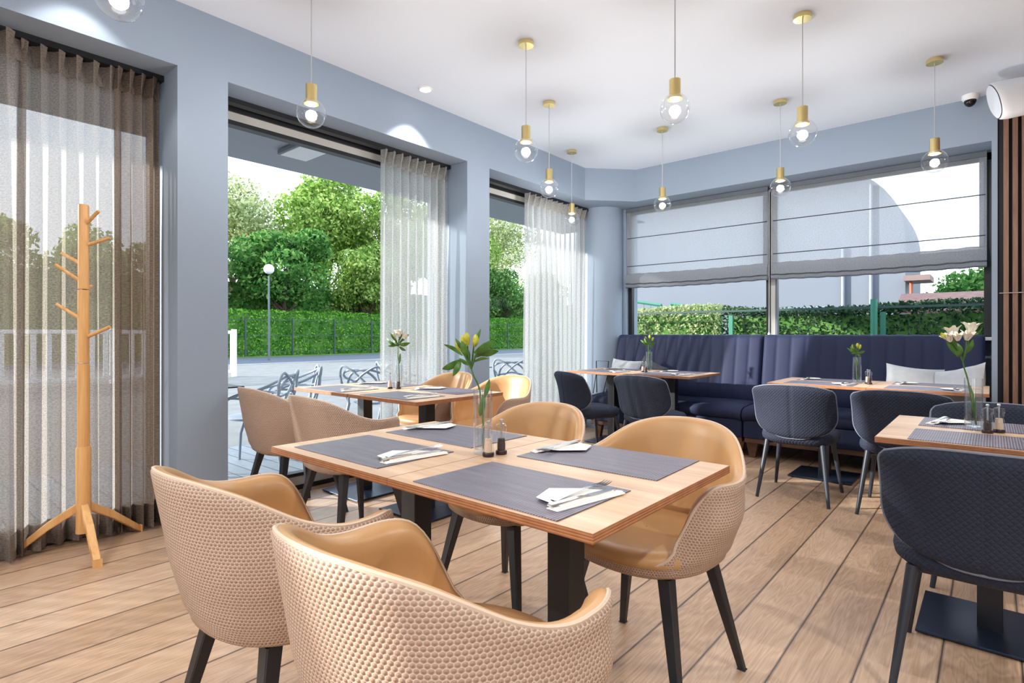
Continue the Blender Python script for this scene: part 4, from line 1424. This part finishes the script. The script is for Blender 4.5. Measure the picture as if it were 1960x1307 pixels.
tree(-43, 3.5, 9, (4.4, 3.8, 5.2), 'green tree seen through the left curtain', M['lf_bright'], 9000, .18, 13)
tree(-45, 10.0, 9, (3.4, 3.8, 5.2), 'second green tree seen through the left curtain, nearer the pillar', M['lf_bright'], 8000, .18, 14)

# terrace chairs
def mk_terrace_chair():
    t = empty('terrace_chair', (0, 0, 0))
    g = M['terr']
    P = []
    for i in range(36):
        q = 2 * PI * i / 36
        d = Vector((math.sin(q) * .235, math.cos(q) * .22, 0))
        P.append([d * f + Vector((0, .02, z)) for f, z in ((.9, .425), (1.0, .435), (1.0, .447), (.93, .452), (.6, .438), (.02, .432))])
    MB().grid(P, closeu=True).build('seat', g, t, True)
    for sx in (-1, 1):
        MB().tube([(sx * .27, .25, 0), (sx * .25, .23, .25), (sx * .235, .17, .44)], [.012, .015, .017], 8).build('leg', g, t, True)
        MB().tube([(sx * .23, -.29, 0), (sx * .21, -.25, .25), (sx * .19, -.2, .44)], [.012, .015, .017], 8).build('leg', g, t, True)
        MB().tube(sm([(sx * .235, .19, .44), (sx * .285, .17, .58), (sx * .30, .04, .655), (sx * .285, -.12, .70), (sx * .22, -.25, .76), (sx * .08, -.30, .80), (-sx * .08, -.29, .77), (-sx * .17, -.25, .66), (-sx * .18, -.22, .44)]), .0125, 7).build('back_loop', g, t, True)
        MB().tube(sm([(sx * .19, -.2, .44), (sx * .23, -.26, .62), (sx * .245, -.28, .76), (sx * .20, -.30, .83), (sx * .10, -.31, .79), (0, -.31, .72), (-sx * .10, -.29, .62), (-sx * .16, -.25, .5)]), .0125, 7).build('crossing_loop', g, t, True)
    MB().tube(sm([(-.30, .10, .63), (-.27, -.1, .62), (-.15, -.26, .63), (0, -.29, .66), (.15, -.26, .63), (.27, -.1, .62), (.30, .10, .63)]), .011, 7).build('hoop', g, t, True)
    return t
M['terr'] = plain('grey_blue_moulded_plastic', srgb(146, 158, 172), .45, var=.03)
tcz = mk_terrace_chair()
TC = [(-4.93, 2.28, 135, 'large looping terrace chair at the dark table just outside the glass, by the pillar'), (-5.45, 2.85, 155, 'terrace chair standing behind the large one, farther from the glass'),
      (-5.05, 3.62, 25, 'terrace chair above the left end of the window tables'),
      (-5.35, 4.30, -10, 'terrace chair half behind the middle curtain'), (-4.95, 5.85, 30, 'terrace chair outside the narrow far window')]
for i, (x, y, a, l) in enumerate(TC):
    if i == 0:
        tcz.location = (x, y, -.01); tcz.rotation_euler = (0, 0, R(a)); tag(tcz, l, 'chair', 'grey terrace chairs')
    else:
        copy_tree(tcz, (x, y, -.01), R(a), l, 'grey terrace chairs')
def terrace_table(x, y, label):
    t = empty('terrace_table', (x, y, -.01), 0, label, 'table', 'dark terrace tables')
    MB().box(-.34, -.34, .725, .34, .34, .737).build('tabletop', M['basemetal'], t, bevel=.002)
    MB().tube([(0, 0, .01), (0, 0, .725)], .03, 12).build('column', M['basemetal'], t, True)
    MB().box(-.2, -.2, 0, .2, .2, .012).build('base_plate', M['basemetal'], t, bevel=.002)
terrace_table(-5.00, 1.72, 'dark square terrace table cut by the left pillar')
terrace_table(-5.30, 5.05, 'dark terrace table behind the curtains')

# ------------------------------------------------------------------ behind the back window
M['render'] = plain('pale_house_render', srgb(108, 114, 124), .85, var=.02, scale=1)
def arc(cx, cy, r_, a0, a1, n=10):
    return [(cx + r_ * math.cos(R(a0 + (a1 - a0) * k / n)), cy + r_ * math.sin(R(a0 + (a1 - a0) * k / n))) for k in range(n + 1)]
t = empty('neighbour_house', (-6, 13, 0), 0, 'large pale rendered house with rounded gable behind the back window', 'house')
prof = [(-2.8, -.14), (4.75, -.14), (4.75, 2.9)] + arc(3.15, 3.0, 1.6, 5, 88) + [(1.0, 5.0), (-2.8, 5.0)]
b = MB()
n_ = len(prof)
b.add([(x, 0, z) for x, z in prof] + [(x, 3, z) for x, z in prof], [tuple(range(n_)), tuple(range(2 * n_ - 1, n_ - 1, -1))] + [(i, n_ + i, n_ + (i + 1) % n_, (i + 1) % n_) for i in range(n_)])
b.build('wall', M['render'], t)
gp = plain('grey_downpipe', srgb(128, 134, 146), .5)
MB().tube([(4.2, -.06, 0), (4.2, -.06, 4.1)], .032, 10).build('downpipe', gp, t, True)
MB().tube([(3.72, -.06, 1.3), (3.72, -.06, 2.9)], .035, 10).build('downpipe', gp, t, True)
MB().tube([(-2.7, -.05, 1.62), (3.4, -.05, 1.72), (3.6, -.05, 1.6), (3.72, -.05, 1.3)], .018, 8).build('conduit', gp, t, True)
MB().box(4.75, -.3, 2.15, 5.15, .6, 2.25).build('eave', plain('brown_eave', srgb(120, 100, 96), .7), t)
MB().tube([(4.85, -.1, 1.2), (4.85, -.1, 2.15)], .03, 8).build('rust_downpipe', plain('rust_pipe', srgb(150, 84, 62), .6), t, True)
t = empty('tiled_shed', (-.3, 11.2, 0), 0, 'low shed with reddish brown tiled roof beyond the right of the back window', 'shed')
sr = plain('red_brown_tiles', srgb(100, 74, 72), .8, var=.2, scale=9)
b = MB(); b.add([(-.9, -.35, 1.52), (4.5, -.35, 1.52), (4.5, .7, 1.86), (-.9, .7, 1.86), (-.9, -.35, 1.48), (4.5, -.35, 1.48), (4.5, .7, 1.82), (-.9, .7, 1.82)], [(0, 1, 2, 3), (7, 6, 5, 4), (0, 4, 5, 1), (1, 5, 6, 2), (2, 6, 7, 3), (3, 7, 4, 0)])
b.build('roof', sr, t)
MB().box(-.8, -.2, 0, 4.4, .6, 1.48).build('wall', M['render'], t)
hedge(-7.2, -3.4, 9.2, 9.7, 0, 1.62, 20000, .03, M['lf_pale'], 'climber_hedge', 'yellow green climbing hedge behind the left pane of the back window', 21)
hedge(-3.3, .9, 9.0, 9.4, 0, 1.56, 20000, .03, M['lf_climb'], 'climber_hedge', 'dark green climbing hedge behind the right pane of the back window', 22)
t = empty('mesh_fence', (-2.5, 8.9, 0), 0, 'green steel garden fence in front of the climbing hedges', 'fence')
gm = plain('green_fence_steel', srgb(52, 120, 98), .5)
for x in (-4.6, -2.6, -.6, 1.4):
    MB().box(x - .03, -.03, 0, x + .03, .03, 1.45).build('post', gm, t)
MB().tube([(1.31, -.1, 0), (1.31, -.1, 1.62)], .042, 10).build('thick_post', gm, t, True)
MB().box(-4.6, -.015, 1.50, 3.2, .015, 1.53).build('top_rail', fm, t)
for (x0, z0, x1, z1) in ((-6.1 + 2.5, 1.92, -4.9 + 2.5, 1.72), (-4.7 + 2.5, 1.74, -3.9 + 2.5, 1.60)):
    q = empty('gate_frame', ((x0 + x1) / 2 - 2.5, 10.2, 0), 0, 'green sloping gate frame behind the left pane, %s one' % ('taller' if x0 < -3 else 'lower'), 'gate', 'green gate frames')
    h_ = (x1 - x0) / 2
    MB().tube([(-h_, 0, z0), (h_, 0, z1)], .03, 8).build('top_bar', gm, q)
    MB().tube([(-h_, 0, 0), (-h_, 0, z0)], .025, 8).build('post', gm, q)
    MB().tube([(h_, 0, 0), (h_, 0, z1)], .025, 8).build('post', gm, q)
    for k in range(8):
        x = -h_ + 2 * h_ * (k + .5) / 8
        MB().tube([(x, 0, .2), (x, 0, z0 + (z1 - z0) * (k + .5) / 8)], .006, 5).build('bar', gm, q)
tree(.35, 19, 3, (1.6, 1.0, 2.35), 'dense green bush beyond the tiled shed roof', M['lf_dark'], 9000, .07, 31, .1, name='garden_bush')
tree(-1.4, 18, 3, (.8, .5, 1.9), 'small low bush left of the dense one behind the shed', M['lf_dark'], 4000, .06, 32, .08, name='garden_bush')
tree(3.5, 27, 3, (3.4, 1.6, 3.4), 'pale hazy tree far behind the shed', M['lf_pale'], 6000, .12, 33, .1, name='garden_tree')
